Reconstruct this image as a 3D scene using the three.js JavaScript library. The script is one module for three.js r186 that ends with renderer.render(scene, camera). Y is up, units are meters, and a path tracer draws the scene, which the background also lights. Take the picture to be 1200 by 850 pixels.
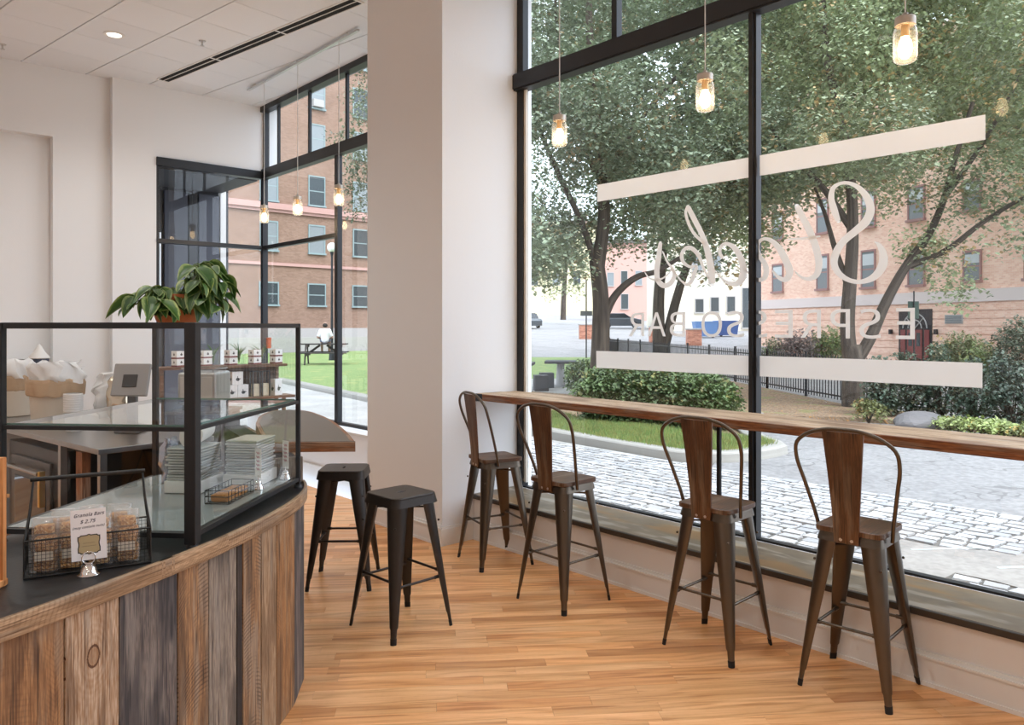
import * as THREE from 'three';
import { mergeGeometries, toCreasedNormals } from 'three/addons/utils/BufferGeometryUtils.js';
import { RoundedBoxGeometry } from 'three/addons/geometries/RoundedBoxGeometry.js';
import { MarchingCubes } from 'three/addons/objects/MarchingCubes.js';
import { TextGeometry } from 'three/addons/geometries/TextGeometry.js';
import { FontLoader } from 'three/addons/loaders/FontLoader.js';
import { RectAreaLightUniformsLib } from 'three/addons/lights/RectAreaLightUniformsLib.js';
RectAreaLightUniformsLib.init();

// ---------- camera, sky, sun, exposure ----------
const scene = new THREE.Scene();
const renderer = new THREE.WebGLRenderer();
renderer.toneMapping = THREE.LinearToneMapping;
renderer.toneMappingExposure = 1.05;
renderer.shadowMap.enabled = true;
const FPX = 900, EYE = 1.7, HOR = 383, YAW = Math.atan2(815, 900);
const CY = Math.cos(YAW), SY = Math.sin(YAW);
const camera = new THREE.PerspectiveCamera(2 * Math.atan(425 / FPX) * 180 / Math.PI, 1200 / 850, 0.05, 600);
camera.position.set(0, EYE, 0);
camera.rotation.y = -YAW;
camera.setViewOffset(1200, 850, 0, 425 - HOR, 1200, 850);
// overcast sky: even white cloud, brighter towards the zenith
{
  const w = 64, h = 32, d = new Float32Array(w * h * 4);
  for (let j = 0; j < h; j++) for (let i = 0; i < w; i++) {
    const el = Math.max(0, Math.sin(((j + 0.5) / h - 0.5) * Math.PI)), L = 3.15 * (0.75 + 0.5 * el);
    d.set([0.885 * L, 1.0 * L, 1.165 * L, 1], (j * w + i) * 4);
  }
  const t = new THREE.DataTexture(d, w, h, THREE.RGBAFormat, THREE.FloatType);
  t.mapping = THREE.EquirectangularReflectionMapping; t.magFilter = THREE.LinearFilter; t.needsUpdate = true;
  scene.background = t;
}
const sun = new THREE.DirectionalLight(new THREE.Color(1, 0.97, 0.93), 2.0);   // the sun behind cloud: weak and very soft
sun.position.set(10, 40, 22); sun.target.position.set(10, 0, -10); sun.castShadow = true; sun.shadow.radius = 50;
Object.assign(sun.shadow.camera, { left: -40, right: 40, top: 40, bottom: -40, near: 1, far: 120 });
scene.add(sun, sun.target);
const LAMP = 7.5;         // candela of each ceiling downlight
const WARM = new THREE.Color(1, 0.985, 0.96);

// ---------- helpers ----------
let SEED = 7;
function rng(seed) { let a = seed | 0; return () => { a = (a + 0x6d2b79f5) | 0; let t = Math.imul(a ^ (a >>> 15), 1 | a); t = (t + Math.imul(t ^ (t >>> 7), 61 | t)) ^ t; return ((t ^ (t >>> 14)) >>> 0) / 4294967296; }; }
const V = (x, y, z) => new THREE.Vector3(x, y, z);
const lerp = (a, b, t) => a + (b - a) * t, clamp = (x, a = 0, b = 1) => Math.min(b, Math.max(a, x));
const sstep = (a, b, x) => { const t = clamp((x - a) / (b - a)); return t * t * (3 - 2 * t); };
// a pixel of the photograph as a ray; W gives the point at ray parameter t (depth = 900 t)
function W(px, py, t) { const dx = px - 600; return V(t * (dx * CY + FPX * SY), EYE - t * (py - HOR), t * (-FPX * CY + dx * SY)); }
const onY = (px, py, y = 0) => W(px, py, (EYE - y) / (py - HOR));
const onX = (px, py, x) => W(px, py, x / ((px - 600) * CY + FPX * SY));
const onZ = (px, py, z) => W(px, py, z / (-FPX * CY + (px - 600) * SY));
function toPx(p) { const X = p.x * CY + p.z * SY, Z = p.x * SY - p.z * CY; return [600 + FPX * X / Z, HOR + FPX * (EYE - p.y) / Z, Z]; }

const used = new Map();
function numbered(n) { const k = used.get(n) || 0; used.set(n, k + 1); return k ? n + '_' + String(k).padStart(3, '0') : n; }
function sh(o) { o.castShadow = o.receiveShadow = true; return o; }
function tag(o, label, category, group, kind) { if (label) o.userData.label = label; if (category) o.userData.category = category; if (group) o.userData.group = group; if (kind) o.userData.kind = kind; return o; }
function thing(name, label, category, pos, turn = 0, group) {
  const o = new THREE.Group(); o.name = numbered(name); scene.add(o);
  if (pos) o.position.copy(pos.isVector3 ? pos : V(...pos)); o.rotation.y = turn;
  return tag(o, label, category, group);
}
function part(name, geo, mat, parent, label) { const m = sh(new THREE.Mesh(Array.isArray(geo) ? M(geo) : geo, mat)); m.name = name; parent.add(m); if (label) m.userData.label = label; return m; }
function single(name, geo, mat, label, category, group) { const m = sh(new THREE.Mesh(Array.isArray(geo) ? M(geo) : geo, mat)); m.name = numbered(name); scene.add(m); return tag(m, label, category, group); }
function struct(name, geo, mat, label, category) {
  const m = geo ? sh(new THREE.Mesh(Array.isArray(geo) ? M(geo) : geo, mat)) : new THREE.Group();
  m.name = numbered(name); scene.add(m); return tag(m, label, category, null, 'structure');
}
function copyOf(o, pos, turn, label) { const c = o.clone(); c.name = numbered(o.name.replace(/_\d{3}$/, '')); c.userData = { ...o.userData }; if (label) c.userData.label = label; if (pos) c.position.copy(pos); if (turn !== undefined) c.rotation.y = turn; scene.add(c); return c; }

function M(list) {
  const gs = list.map((g) => { g = g.index ? g.toNonIndexed() : g; for (const k of Object.keys(g.attributes)) if (!['position', 'normal', 'uv'].includes(k)) g.deleteAttribute(k); if (!g.attributes.uv) g.setAttribute('uv', new THREE.BufferAttribute(new Float32Array(g.attributes.position.count * 2), 2)); g.morphAttributes = {}; return g; });
  return gs.length > 1 ? mergeGeometries(gs) : gs[0];
}
// uv in metres, projected along each face's main axis; the texture's u runs along `grain`
function uvm(g, grain = 'x', ou = 0, ov = 0) {
  g = g.index ? g.toNonIndexed() : g;
  const p = g.attributes.position, n = g.attributes.normal, uv = new Float32Array(p.count * 2), gi = 'xyz'.indexOf(grain);
  for (let i = 0; i < p.count; i++) {
    const P = [p.getX(i), p.getY(i), p.getZ(i)], N = [Math.abs(n.getX(i)), Math.abs(n.getY(i)), Math.abs(n.getZ(i))];
    const k = N.indexOf(Math.max(...N)); let a = gi, b;
    if (k === gi) { a = (k + 1) % 3; b = (k + 2) % 3; } else b = 3 - k - gi;
    uv[2 * i] = P[a] + ou; uv[2 * i + 1] = P[b] + ov;
  }
  g.setAttribute('uv', new THREE.BufferAttribute(uv, 2)); return g;
}
const B = (w, h, d, x = 0, y = 0, z = 0) => new THREE.BoxGeometry(w, h, d).translate(x, y, z);
const BB = (x0, x1, y0, y1, z0, z1) => B(x1 - x0, y1 - y0, z1 - z0, (x0 + x1) / 2, (y0 + y1) / 2, (z0 + z1) / 2);
const RB = (w, h, d, r = 0.01, x = 0, y = 0, z = 0, s = 2) => new RoundedBoxGeometry(w, h, d, s, r).translate(x, y, z);
const C = (r1, r2, h, x = 0, y = 0, z = 0, s = 20) => new THREE.CylinderGeometry(r1, r2, h, s).translate(x, y, z);
const S = (r, x = 0, y = 0, z = 0, s = 16) => new THREE.SphereGeometry(r, s, s >> 1).translate(x, y, z);
const L = (pts, s = 24) => new THREE.LatheGeometry(pts.map((p) => new THREE.Vector2(p[0], p[1])), s);
function tube(pts, r, seg = 24, rad = 6, closed = false) { return new THREE.TubeGeometry(new THREE.CatmullRomCurve3(pts.map((p) => p.isVector3 ? p : V(...p)), closed), seg, r, rad, closed); }
function bar(a, b, r, rad = 6) { a = a.isVector3 ? a : V(...a); b = b.isVector3 ? b : V(...b); const d = b.clone().sub(a), g = new THREE.CylinderGeometry(r, r, d.length(), rad); g.applyQuaternion(new THREE.Quaternion().setFromUnitVectors(V(0, 1, 0), d.normalize())); return g.translate((a.x + b.x) / 2, (a.y + b.y) / 2, (a.z + b.z) / 2); }
// a square bar between two points lying in a vertical plane or level
function beam(a, b, w, h) { const d = b.clone().sub(a), len = d.length(), g = new THREE.BoxGeometry(w, h, len); const m = new THREE.Matrix4().lookAt(V(0, 0, 0), d, Math.abs(d.y) > 0.99 * len ? V(1, 0, 0) : V(0, 1, 0)); g.applyMatrix4(m); return g.translate((a.x + b.x) / 2, (a.y + b.y) / 2, (a.z + b.z) / 2); }
function loft(rings, { capA = true, capB = true, closed = true, crease = 0 } = {}) {
  const n = rings[0].length, pos = [], idx = [], uv = [];
  rings.forEach((r, i) => r.forEach((p, j) => { pos.push(p.x, p.y, p.z); uv.push(j / n, i / (rings.length - 1)); }));
  const m = closed ? n : n - 1;
  for (let i = 0; i < rings.length - 1; i++) for (let j = 0; j < m; j++) { const a = i * n + j, b = i * n + (j + 1) % n, c = a + n, d = b + n; idx.push(a, b, c, b, d, c); }
  const cap = (k, flip) => { const c = V(0, 0, 0); rings[k].forEach((p) => c.add(p)); c.divideScalar(n); const o = pos.length / 3; pos.push(c.x, c.y, c.z); uv.push(0, 0); rings[k].forEach((p) => { pos.push(p.x, p.y, p.z); uv.push(0, 0); }); for (let j = 0; j < n; j++) { const a = o + 1 + j, b = o + 1 + (j + 1) % n; flip ? idx.push(o, b, a) : idx.push(o, a, b); } };
  if (closed && capA) cap(0, true); if (closed && capB) cap(rings.length - 1, false);
  let g = new THREE.BufferGeometry(); g.setAttribute('position', new THREE.Float32BufferAttribute(pos, 3)); g.setAttribute('uv', new THREE.Float32BufferAttribute(uv, 2)); g.setIndex(idx); g.computeVertexNormals();
  return crease ? toCreasedNormals(g, crease) : g;
}
function taper(pts, radii, rad = 8, sub = 5) {   // a tapering round limb through points
  const c = new THREE.CatmullRomCurve3(pts), N = (pts.length - 1) * sub, rings = [];
  let up = V(0.31, 0.2, 0.93);
  for (let i = 0; i <= N; i++) {
    const t = i / N, p = c.getPoint(t), d = c.getTangent(t), f = t * (radii.length - 1), k = Math.min(radii.length - 2, Math.floor(f)), r = lerp(radii[k], radii[k + 1], f - k);
    const a = up.clone().sub(d.clone().multiplyScalar(up.dot(d))).normalize(), b = d.clone().cross(a); up = a;
    rings.push(Array.from({ length: rad }, (_, j) => { const q = j / rad * 2 * Math.PI; return p.clone().addScaledVector(a, r * Math.cos(q)).addScaledVector(b, r * Math.sin(q)); }));
  }
  return loft(rings);
}
// an upright prism over a polygon given as [x, z]; u along dir
function prism(poly, y0, y1, dir = [1, 0], ou = 0, ov = 0) {
  let area = 0; poly.forEach((p, i) => { const q = poly[(i + 1) % poly.length]; area += p[0] * q[1] - q[0] * p[1]; });
  if (area > 0) poly = poly.slice().reverse();
  const tri = THREE.ShapeUtils.triangulateShape(poly.map((p) => new THREE.Vector2(p[0], p[1])), []), pos = [], nor = [], uv = [];
  const put = (p, y, n) => { pos.push(p[0], y, p[1]); nor.push(...n); const s = n[1] ? 0 : y; uv.push(p[0] * dir[0] + p[1] * dir[1] + ou, -p[0] * dir[1] + p[1] * dir[0] + ov + s); };
  for (const [a, b, c] of tri) {
    const A = poly[a], Bq = poly[b], Cq = poly[c], cr = (Bq[0] - A[0]) * (Cq[1] - A[1]) - (Bq[1] - A[1]) * (Cq[0] - A[0]);
    const o = cr < 0 ? [A, Bq, Cq] : [A, Cq, Bq];
    o.forEach((p) => put(p, y1, [0, 1, 0])); [o[0], o[2], o[1]].forEach((p) => put(p, y0, [0, -1, 0]));
  }
  poly.forEach((p, i) => { const q = poly[(i + 1) % poly.length], dx = q[0] - p[0], dz = q[1] - p[1], l = Math.hypot(dx, dz) || 1, n = [-dz / l, 0, dx / l]; put(p, y0, n); put(p, y1, n); put(q, y1, n); put(p, y0, n); put(q, y1, n); put(q, y0, n); });
  const g = new THREE.BufferGeometry(); g.setAttribute('position', new THREE.Float32BufferAttribute(pos, 3)); g.setAttribute('normal', new THREE.Float32BufferAttribute(nor, 3)); g.setAttribute('uv', new THREE.Float32BufferAttribute(uv, 2));
  const P = g.attributes.position, N = g.attributes.normal, U = g.attributes.uv;
  for (let i = 0; i < P.count; i += 3) {   // wind every face to its normal
    const a = V().fromBufferAttribute(P, i), b = V().fromBufferAttribute(P, i + 1), c = V().fromBufferAttribute(P, i + 2);
    if (b.clone().sub(a).cross(c.clone().sub(a)).dot(V().fromBufferAttribute(N, i)) < 0) { P.setXYZ(i + 1, c.x, c.y, c.z); P.setXYZ(i + 2, b.x, b.y, b.z); const u1 = U.getX(i + 1), v1 = U.getY(i + 1); U.setXY(i + 1, U.getX(i + 2), U.getY(i + 2)); U.setXY(i + 2, u1, v1); }
  }
  return g;
}
function clipHalf(poly, f) { const out = []; poly.forEach((p, i) => { const q = poly[(i + 1) % poly.length], a = f(p), b = f(q); if (a >= 0) out.push(p); if ((a >= 0) !== (b >= 0)) { const t = a / (a - b); out.push([lerp(p[0], q[0], t), lerp(p[1], q[1], t)]); } }); return out; }
function clipRect(poly, x0, x1, z0, z1) { for (const f of [(p) => p[0] - x0, (p) => x1 - p[0], (p) => p[1] - z0, (p) => z1 - p[1]]) { if (poly.length < 3) return []; poly = clipHalf(poly, f); } return poly; }
function inPoly(x, z, poly) { let c = false; for (let i = 0, j = poly.length - 1; i < poly.length; j = i++) if ((poly[i][1] > z) !== (poly[j][1] > z) && x < (poly[j][0] - poly[i][0]) * (z - poly[i][1]) / (poly[j][1] - poly[i][1]) + poly[i][0]) c = !c; return c; }
function instanced(name, geo, mat, mats, cols, parent) {
  const m = sh(new THREE.InstancedMesh(geo, mat, mats.length)); m.name = name; mats.forEach((x, i) => { m.setMatrixAt(i, x); if (cols) m.setColorAt(i, cols[i]); });
  m.userData.kind = 'stuff'; parent.add(m); return m;
}

// ---------- noise and textures ----------
function hsh(x, y, s) { let h = Math.imul(x | 0, 374761393) ^ Math.imul(y | 0, 668265263) ^ Math.imul(s | 0, 1274126177); h = Math.imul(h ^ (h >>> 13), 1274126177); return ((h ^ (h >>> 16)) >>> 0) / 4294967296; }
function vn(x, y, px, py, s) { const xi = Math.floor(x), yi = Math.floor(y), fx = x - xi, fy = y - yi, u = fx * fx * (3 - 2 * fx), v = fy * fy * (3 - 2 * fy), m = (a, n) => ((a % n) + n) % n; const a = hsh(m(xi, px), m(yi, py), s), b = hsh(m(xi + 1, px), m(yi, py), s), c = hsh(m(xi, px), m(yi + 1, py), s), d = hsh(m(xi + 1, px), m(yi + 1, py), s); return lerp(lerp(a, b, u), lerp(c, d, u), v); }
function fbm(u, v, fx, fy, s, o = 4) { let r = 0, a = 0.5, t = 0; for (let i = 0; i < o; i++) { r += a * vn(u * fx, v * fy, fx, fy, s + i * 17); t += a; a *= 0.5; fx *= 2; fy *= 2; } return r / t; }
const mix3 = (a, b, t) => [lerp(a[0], b[0], t), lerp(a[1], b[1], t), lerp(a[2], b[2], t)];
const hex = (h) => [(h >> 16 & 255) / 255, (h >> 8 & 255) / 255, (h & 255) / 255];
function tex(w, h, fn, mu = 1, mv = 1, srgb = true) {   // fn(u, v) gives a colour 0..1; the picture covers mu x mv metres
  const d = new Uint8Array(w * h * 4);
  for (let j = 0; j < h; j++) for (let i = 0; i < w; i++) { const c = fn((i + 0.5) / w, (j + 0.5) / h), o = (j * w + i) * 4; if (typeof c === 'number') d[o] = d[o + 1] = d[o + 2] = clamp(c) * 255; else { d[o] = clamp(c[0]) * 255; d[o + 1] = clamp(c[1]) * 255; d[o + 2] = clamp(c[2]) * 255; } d[o + 3] = 255; }
  const t = new THREE.DataTexture(d, w, h); t.wrapS = t.wrapT = THREE.RepeatWrapping; t.magFilter = THREE.LinearFilter; t.minFilter = THREE.LinearMipmapLinearFilter; t.generateMipmaps = true; if (srgb) t.colorSpace = THREE.SRGBColorSpace; t.repeat.set(1 / mu, 1 / mv); t.needsUpdate = true; return t;
}
function canvasTex(w, h, draw) { const c = document.createElement('canvas'); c.width = w; c.height = h; draw(c.getContext('2d'), w, h); const t = new THREE.CanvasTexture(c); t.colorSpace = THREE.SRGBColorSpace; t.magFilter = THREE.LinearFilter; return t; }
const mat = (o) => new THREE.MeshStandardMaterial({ roughness: 0.7, ...o });
const phys = (o) => new THREE.MeshPhysicalMaterial({ roughness: 0.5, ...o });
const lin = (r, g, b) => new THREE.Color().setRGB(r, g, b);

const grainOak = (s) => tex(1024, 256, (u, v) => {
  const wv = fbm(u, v, 3, 3, s, 3), ring = Math.abs(((v * 9 + wv * 3.4) % 1) - 0.5) * 2, fib = fbm(u, v, 12, 120, s + 5, 3), blot = fbm(u, v, 3, 8, s + 9, 3), pore = vn(u * 60, v * 220, 60, 220, s + 3);
  const t = 0.28 * Math.pow(ring, 2) + 0.42 * fib + 0.45 * (blot - 0.5) + 0.45 * sstep(0.66, 0.78, fbm(u, v, 4, 22, s + 29, 3)) + (pore > 0.82 ? 0.1 : 0);
  return mix3(hex(0xf8d3a4), hex(0xbd8856), clamp(t * 1.15));
}, 2.0, 0.5);
const barn = (s, light, mid, dark, { saw = 0, knot = null, stain = 0.5 } = {}) => tex(512, 256, (u, v) => {
  let wv = fbm(u, v, 2, 3, s, 4), vv = v, kn = 0, ringk = 0;
  if (knot) { const du = (u - knot[0]) * 2.2, dv = (v - knot[1]), d = Math.hypot(du, dv); vv += 0.12 * Math.exp(-d * d * 22) * Math.sign(dv || 1); ringk = sstep(0.42, 0.1, d); kn = d; }
  const ring = ringk > 0.02 ? lerp(Math.abs(((vv * 10 + wv * 4) % 1) - 0.5) * 2, Math.abs(((kn * 26 + wv * 2.2) % 1) - 0.5) * 2, ringk) : Math.abs(((vv * 10 + wv * 4) % 1) - 0.5) * 2;
  const fib = fbm(u, v, 8, 90, s + 4, 4), blot = fbm(u, v, 3, 4, s + 8, 4), crack = Math.pow(vn(u * 7, v * 75, 7, 75, s + 2), 7);
  const fine = fbm(u, v, 40, 128, s + 14, 2);
  let c = mix3(light, mid, clamp(fib * 1.15 + ring * 0.25 + (fine - 0.5) * 1.3 - 0.2));
  c = mix3(c, hex(0x9c958d), 0.5 * sstep(0.5, 0.7, fbm(u, v, 3, 9, s + 55, 4)));
  c = mix3(c, dark, clamp(sstep(0.48, 0.66, blot) * stain + crack * 1.1 + 0.5 * stain * sstep(0.62, 0.7, fbm(u, v, 5, 40, s + 19, 3))));
  if (saw) { const q = Math.abs((((u + 0.35 * (v - 0.5) * (v - 0.5)) * 64 + wv * 1.6) % 1) - 0.5) * 2; c = mix3(c, dark, saw * Math.pow(q, 3) * sstep(0.42, 0.7, fbm(u, v, 7, 5, s + 31, 3)) * (0.3 + fib)); }
  if (knot) { const kw = kn + (wv - 0.5) * 0.06; if (kw < 0.06) c = mix3(c, hex(0x8a6544), 0.45); if (Math.abs(kw - 0.064) < 0.008) c = mix3(c, hex(0x4a2a18), 0.8); }
  return c;
}, 1.0, 0.3);
const grey = (s, fx = 16, o = 5) => (u, v) => fbm(u, v, fx, fx, s, o);
const T = {
  oak1: grainOak(11), oak2: grainOak(47),
  barnOrange: barn(3, hex(0xb98f65), hex(0x8a6444), hex(0x4e3a2c), { saw: 0.25, stain: 0.35 }),
  barnSaw: barn(21, hex(0xb38a60), hex(0x836146), hex(0x3f3128), { saw: 0.85, stain: 0.4 }),
  barnGrey: barn(35, hex(0xa39688), hex(0x756a60), hex(0x453f3c), { stain: 0.55 }),
  barnDark: barn(39, hex(0x877c74), hex(0x5d5653), hex(0x38373b), { stain: 0.6 }),
  barnTan: barn(51, hex(0xc9b296), hex(0x9d7f60), hex(0x5e4835), { stain: 0.4 }),
  barnKnot: barn(63, hex(0xd8c7b4), hex(0xa68566), hex(0x5b4331), { stain: 0.5, knot: [0.4, 0.52] }),
  trim: barn(71, hex(0xcdb193), hex(0x9c8163), hex(0x6a523c), { saw: 0.5, stain: 0.3 }),
  ledge: barn(83, hex(0xd9c4a8), hex(0xa98a69), hex(0x5f4129), { stain: 0.45 }),
  ledgeEdge: barn(85, hex(0x9a6238), hex(0x714123), hex(0x3c2114), { stain: 0.4 }),
  seatWood: barn(91, hex(0x8a6243), hex(0x5f4029), hex(0x35241a), { stain: 0.3 }),
  noise: tex(256, 256, grey(5, 8, 5), 1, 1, false),
  fine: tex(256, 256, grey(6, 64, 3), 0.5, 0.5, false),
};

// ---------- the room ----------
const CEIL = 4.6, GX = 4.39, KX = 3.91, ZB = -9.82, XL = -3.2, ZF = 3.6;
const white = mat({ color: lin(0.82, 0.82, 0.82), roughness: 0.85, bumpMap: T.fine, bumpScale: 0.0004 });
const tileMat = [0.82, 0.79, 0.805].map((v, i) => mat({ color: lin(v * 0.985, v, v * 1.025), roughness: 0.95, bumpMap: T.fine, bumpScale: 0.0006 }));
const blackMetal = mat({ color: lin(0.022, 0.023, 0.026), roughness: 0.42, metalness: 0.3 });
const trimWhite = mat({ color: lin(0.82, 0.81, 0.79), roughness: 0.55, bumpMap: T.noise, bumpScale: 0.0006 });
const paneMat = phys({ color: lin(0.985, 0.995, 0.99), roughness: 0, transmission: 1, thickness: 0, ior: 1.5 });
const pane = (w, h) => new THREE.PlaneGeometry(w, h);

// floor of oak strips laid across the room
{
  const fl = struct('floor', uvm(BB(XL, KX, -0.15, -0.013, ZB, ZF)), mat({ color: lin(0.16, 0.085, 0.04), roughness: 0.8 }), 'honey oak strip floor', 'floor');
  const tints = [[1, 1, 1], [0.9, 0.86, 0.8], [1.0, 0.9, 0.8], [0.74, 0.62, 0.5], [1.06, 1.03, 1.0], [0.86, 0.73, 0.6]];
  const mats = [T.oak1, T.oak2].flatMap((t, k) => tints.map((c, i) => phys({ map: t, color: lin(c[0] * 1.08, c[1] * 0.93, c[2] * 0.79), roughness: 0.36 + 0.02 * i, clearcoat: 0.25, clearcoatRoughness: 0.25, bumpMap: t, bumpScale: 0.00025 })));
  const d = [0.80, 0.60], n = [-0.60, 0.80], w = 0.083, r = rng(5), all = [];
  for (let k = -140; k < 140; k++) {
    let s = -12 + r() * 0.9;
    while (s < 12) {
      const len = 0.4 + r() * 0.95, a = s + 0.0005, b = s + len - 0.0005, v0 = k * w + 0.0004, v1 = (k + 1) * w - 0.0004; s += len;
      let poly = [[a, v0], [b, v0], [b, v1], [a, v1]].map(([u, v]) => [u * d[0] + v * n[0], u * d[1] + v * n[1]]);
      poly = clipRect(poly, XL, KX - 0.012, ZB + 0.1, ZF);
      const q = r(), q2 = r(), q3 = r();
      if (poly.length < 3) continue;
      const c = poly.reduce((m, p) => [m[0] + p[0] / poly.length, m[1] + p[1] / poly.length], [0, 0]), e = toPx(V(c[0], 0, c[1]));
      const seen = e[2] > 0.5 && e[0] > 330 && e[0] < 1230 && e[1] < 880 && e[1] > 575;
      const m = q < 0.09 ? 3 : q < 0.2 ? 5 : q < 0.45 ? 0 : q < 0.65 ? 1 : q < 0.82 ? 2 : 4;
      all.push({ g: prism(poly, -0.013, 0, d, q2 * 3, q3 * 2), m: (q2 < 0.5 ? 0 : 6) + m, z: seen ? e[2] : 1e3 });
    }
  }
  all.sort((a, b) => a.z - b.z);
  all.slice(0, 300).forEach((o) => part('floor_strip', o.g, mats[o.m], fl));
  mats.forEach((m, i) => { const g = all.slice(300).filter((o) => o.m === i).map((o) => o.g); if (g.length) { const p = part('floor_strips', g, m, fl); p.userData.kind = 'stuff'; } });
}
// ceiling of square tiles in a grid turned a little against the windows
{
  const ce = struct('ceiling', uvm(BB(XL, 4.6, CEIL + 0.02, CEIL + 0.2, ZB, ZF)), mat({ color: lin(0.3, 0.3, 0.3) }), 'suspended ceiling of white square tiles', 'ceiling');
  const a = 8.5 * Math.PI / 180, d = [Math.sin(a), Math.cos(a)], n = [Math.cos(a), -Math.sin(a)], w = 0.63, o = [1.665, -9.76], r = rng(9);
  for (let i = -10; i < 8; i++) for (let j = -3; j < 26; j++) {
    const q = [[i, j], [i + 1, j], [i + 1, j + 1], [i, j + 1]].map(([u, v], k) => [u * w + (k === 0 || k === 3 ? 0.006 : -0.006), v * w + (k < 2 ? 0.0025 : -0.0025)]).map(([u, v]) => [o[0] + u * n[0] + v * d[0], o[1] + u * n[1] + v * d[1]]);
    const p = clipRect(q, XL, 4.44, ZB, ZF);
    if (p.length >= 3) part('ceiling_tile', prism(p, CEIL, CEIL + 0.018, d, r(), r()), tileMat[Math.floor(r() * 3)], ce);
  }
}
// walls
struct('wall_left', uvm(BB(XL - 0.2, XL, 0, CEIL, ZB - 0.2, ZF + 0.2)), white, 'white plaster wall', 'wall');
struct('wall_front', uvm(BB(XL, 4.6, 0, CEIL, ZF, ZF + 0.2)), white, 'white plaster wall', 'wall');
struct('wall_back', [BB(XL, 1.0, 0, CEIL, ZB - 0.25, ZB), BB(1.0, 1.96, 0, CEIL, ZB - 0.25, ZB - 0.13), BB(1.0, 1.96, 3.83, CEIL, ZB - 0.13, ZB), BB(1.96, 2.545, 0, CEIL, ZB - 0.25, ZB), BB(2.545, 3.03, 0, CEIL, ZB - 0.25, -9.72), BB(3.03, 4.6, 3.745, CEIL, ZB - 0.25, -9.745)].map((g) => uvm(g)), white, 'white plaster wall with a shallow niche and a pilaster', 'wall');
const column = struct('column', uvm(BB(3.595, 4.55, 0, CEIL, -5.866, -4.776)), white, 'square white column between the two shopfront windows', 'column');
{
  const prof = (x, z0, z1) => [BB(x - 0.016, x, 0, 0.13, z0, z1), BB(x - 0.024, x, 0.13, 0.142, z0, z1), BB(x - 0.012, x, 0.142, 0.16, z0, z1), BB(x - 0.022, x, 0, 0.02, z0, z1)];
  part('skirting_board', [...prof(3.595, -5.866, -4.7765), BB(3.573, KX, 0, 0.13, -4.776, -4.76), BB(3.584, KX, 0.13, 0.145, -4.776, -4.765)].map((g) => uvm(g)), trimWhite, column);
  struct('wall_right', uvm(BB(KX, 4.5, -0.15, 0.332, -4.776, ZF)), mat({ color: lin(0.80, 0.77, 0.74), roughness: 0.8, bumpMap: T.noise, bumpScale: 0.0008 }), 'low beige plaster wall under the large window', 'wall');
  struct('baseboard_right', prof(KX, -4.758, ZF).map((g) => uvm(g)), trimWhite, 'white moulded baseboard under the large window', 'baseboard');
  struct('wall_right', uvm(BB(4.2, 4.5, -0.15, 0.56, ZB, -5.866)), white, 'low white wall under the far window', 'wall');
  struct('baseboard_right', [BB(4.184, 4.2, 0, 0.13, -9.72, -5.87)].map((g) => uvm(g)), trimWhite, 'white baseboard under the far window', 'baseboard');
  const sillTex = tex(512, 256, (u, v) => { const a = fbm(u, v, 4, 3, 4, 5), b = fbm(u, v, 30, 8, 8, 4), st = sstep(0.52, 0.66, fbm(u, v, 3, 3, 61, 4)); let c = mix3(hex(0x9c8b70), hex(0x655743), clamp(a * 0.8 + b * 0.6 - 0.15)); c = mix3(c, hex(0x9a7038), st * 0.75); return mix3(c, hex(0xd2cfc8), 0.5 * sstep(0.6, 0.75, fbm(u, v, 6, 6, 77, 4))); }, 2.2, 0.6);
  const sill = struct('trim_1', uvm(BB(KX - 0.005, GX - 0.03, 0.332, 0.36, -4.776, ZF), 'z'), mat({ map: sillTex, color: lin(0.82, 0.8, 0.78), roughness: 0.45, bumpMap: T.noise, bumpScale: 0.0015 }), 'worn stone window sill with a dark front edge', 'sill');
  part('nosing', uvm(RB(0.022, 0.034, ZF + 4.77, 0.005, KX - 0.016, 0.343, (ZF - 4.77) / 2), 'z'), mat({ color: lin(0.05, 0.038, 0.028), roughness: 0.6, bumpMap: T.noise, bumpScale: 0.002 }), sill, 'dark brown sill edge');
  struct('trim_2', uvm(BB(4.17, GX - 0.03, 0.56, 0.585, -9.72, -5.87), 'z'), mat({ color: lin(0.75, 0.74, 0.72), roughness: 0.5 }), 'white window sill of the far window', 'sill');
}
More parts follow.
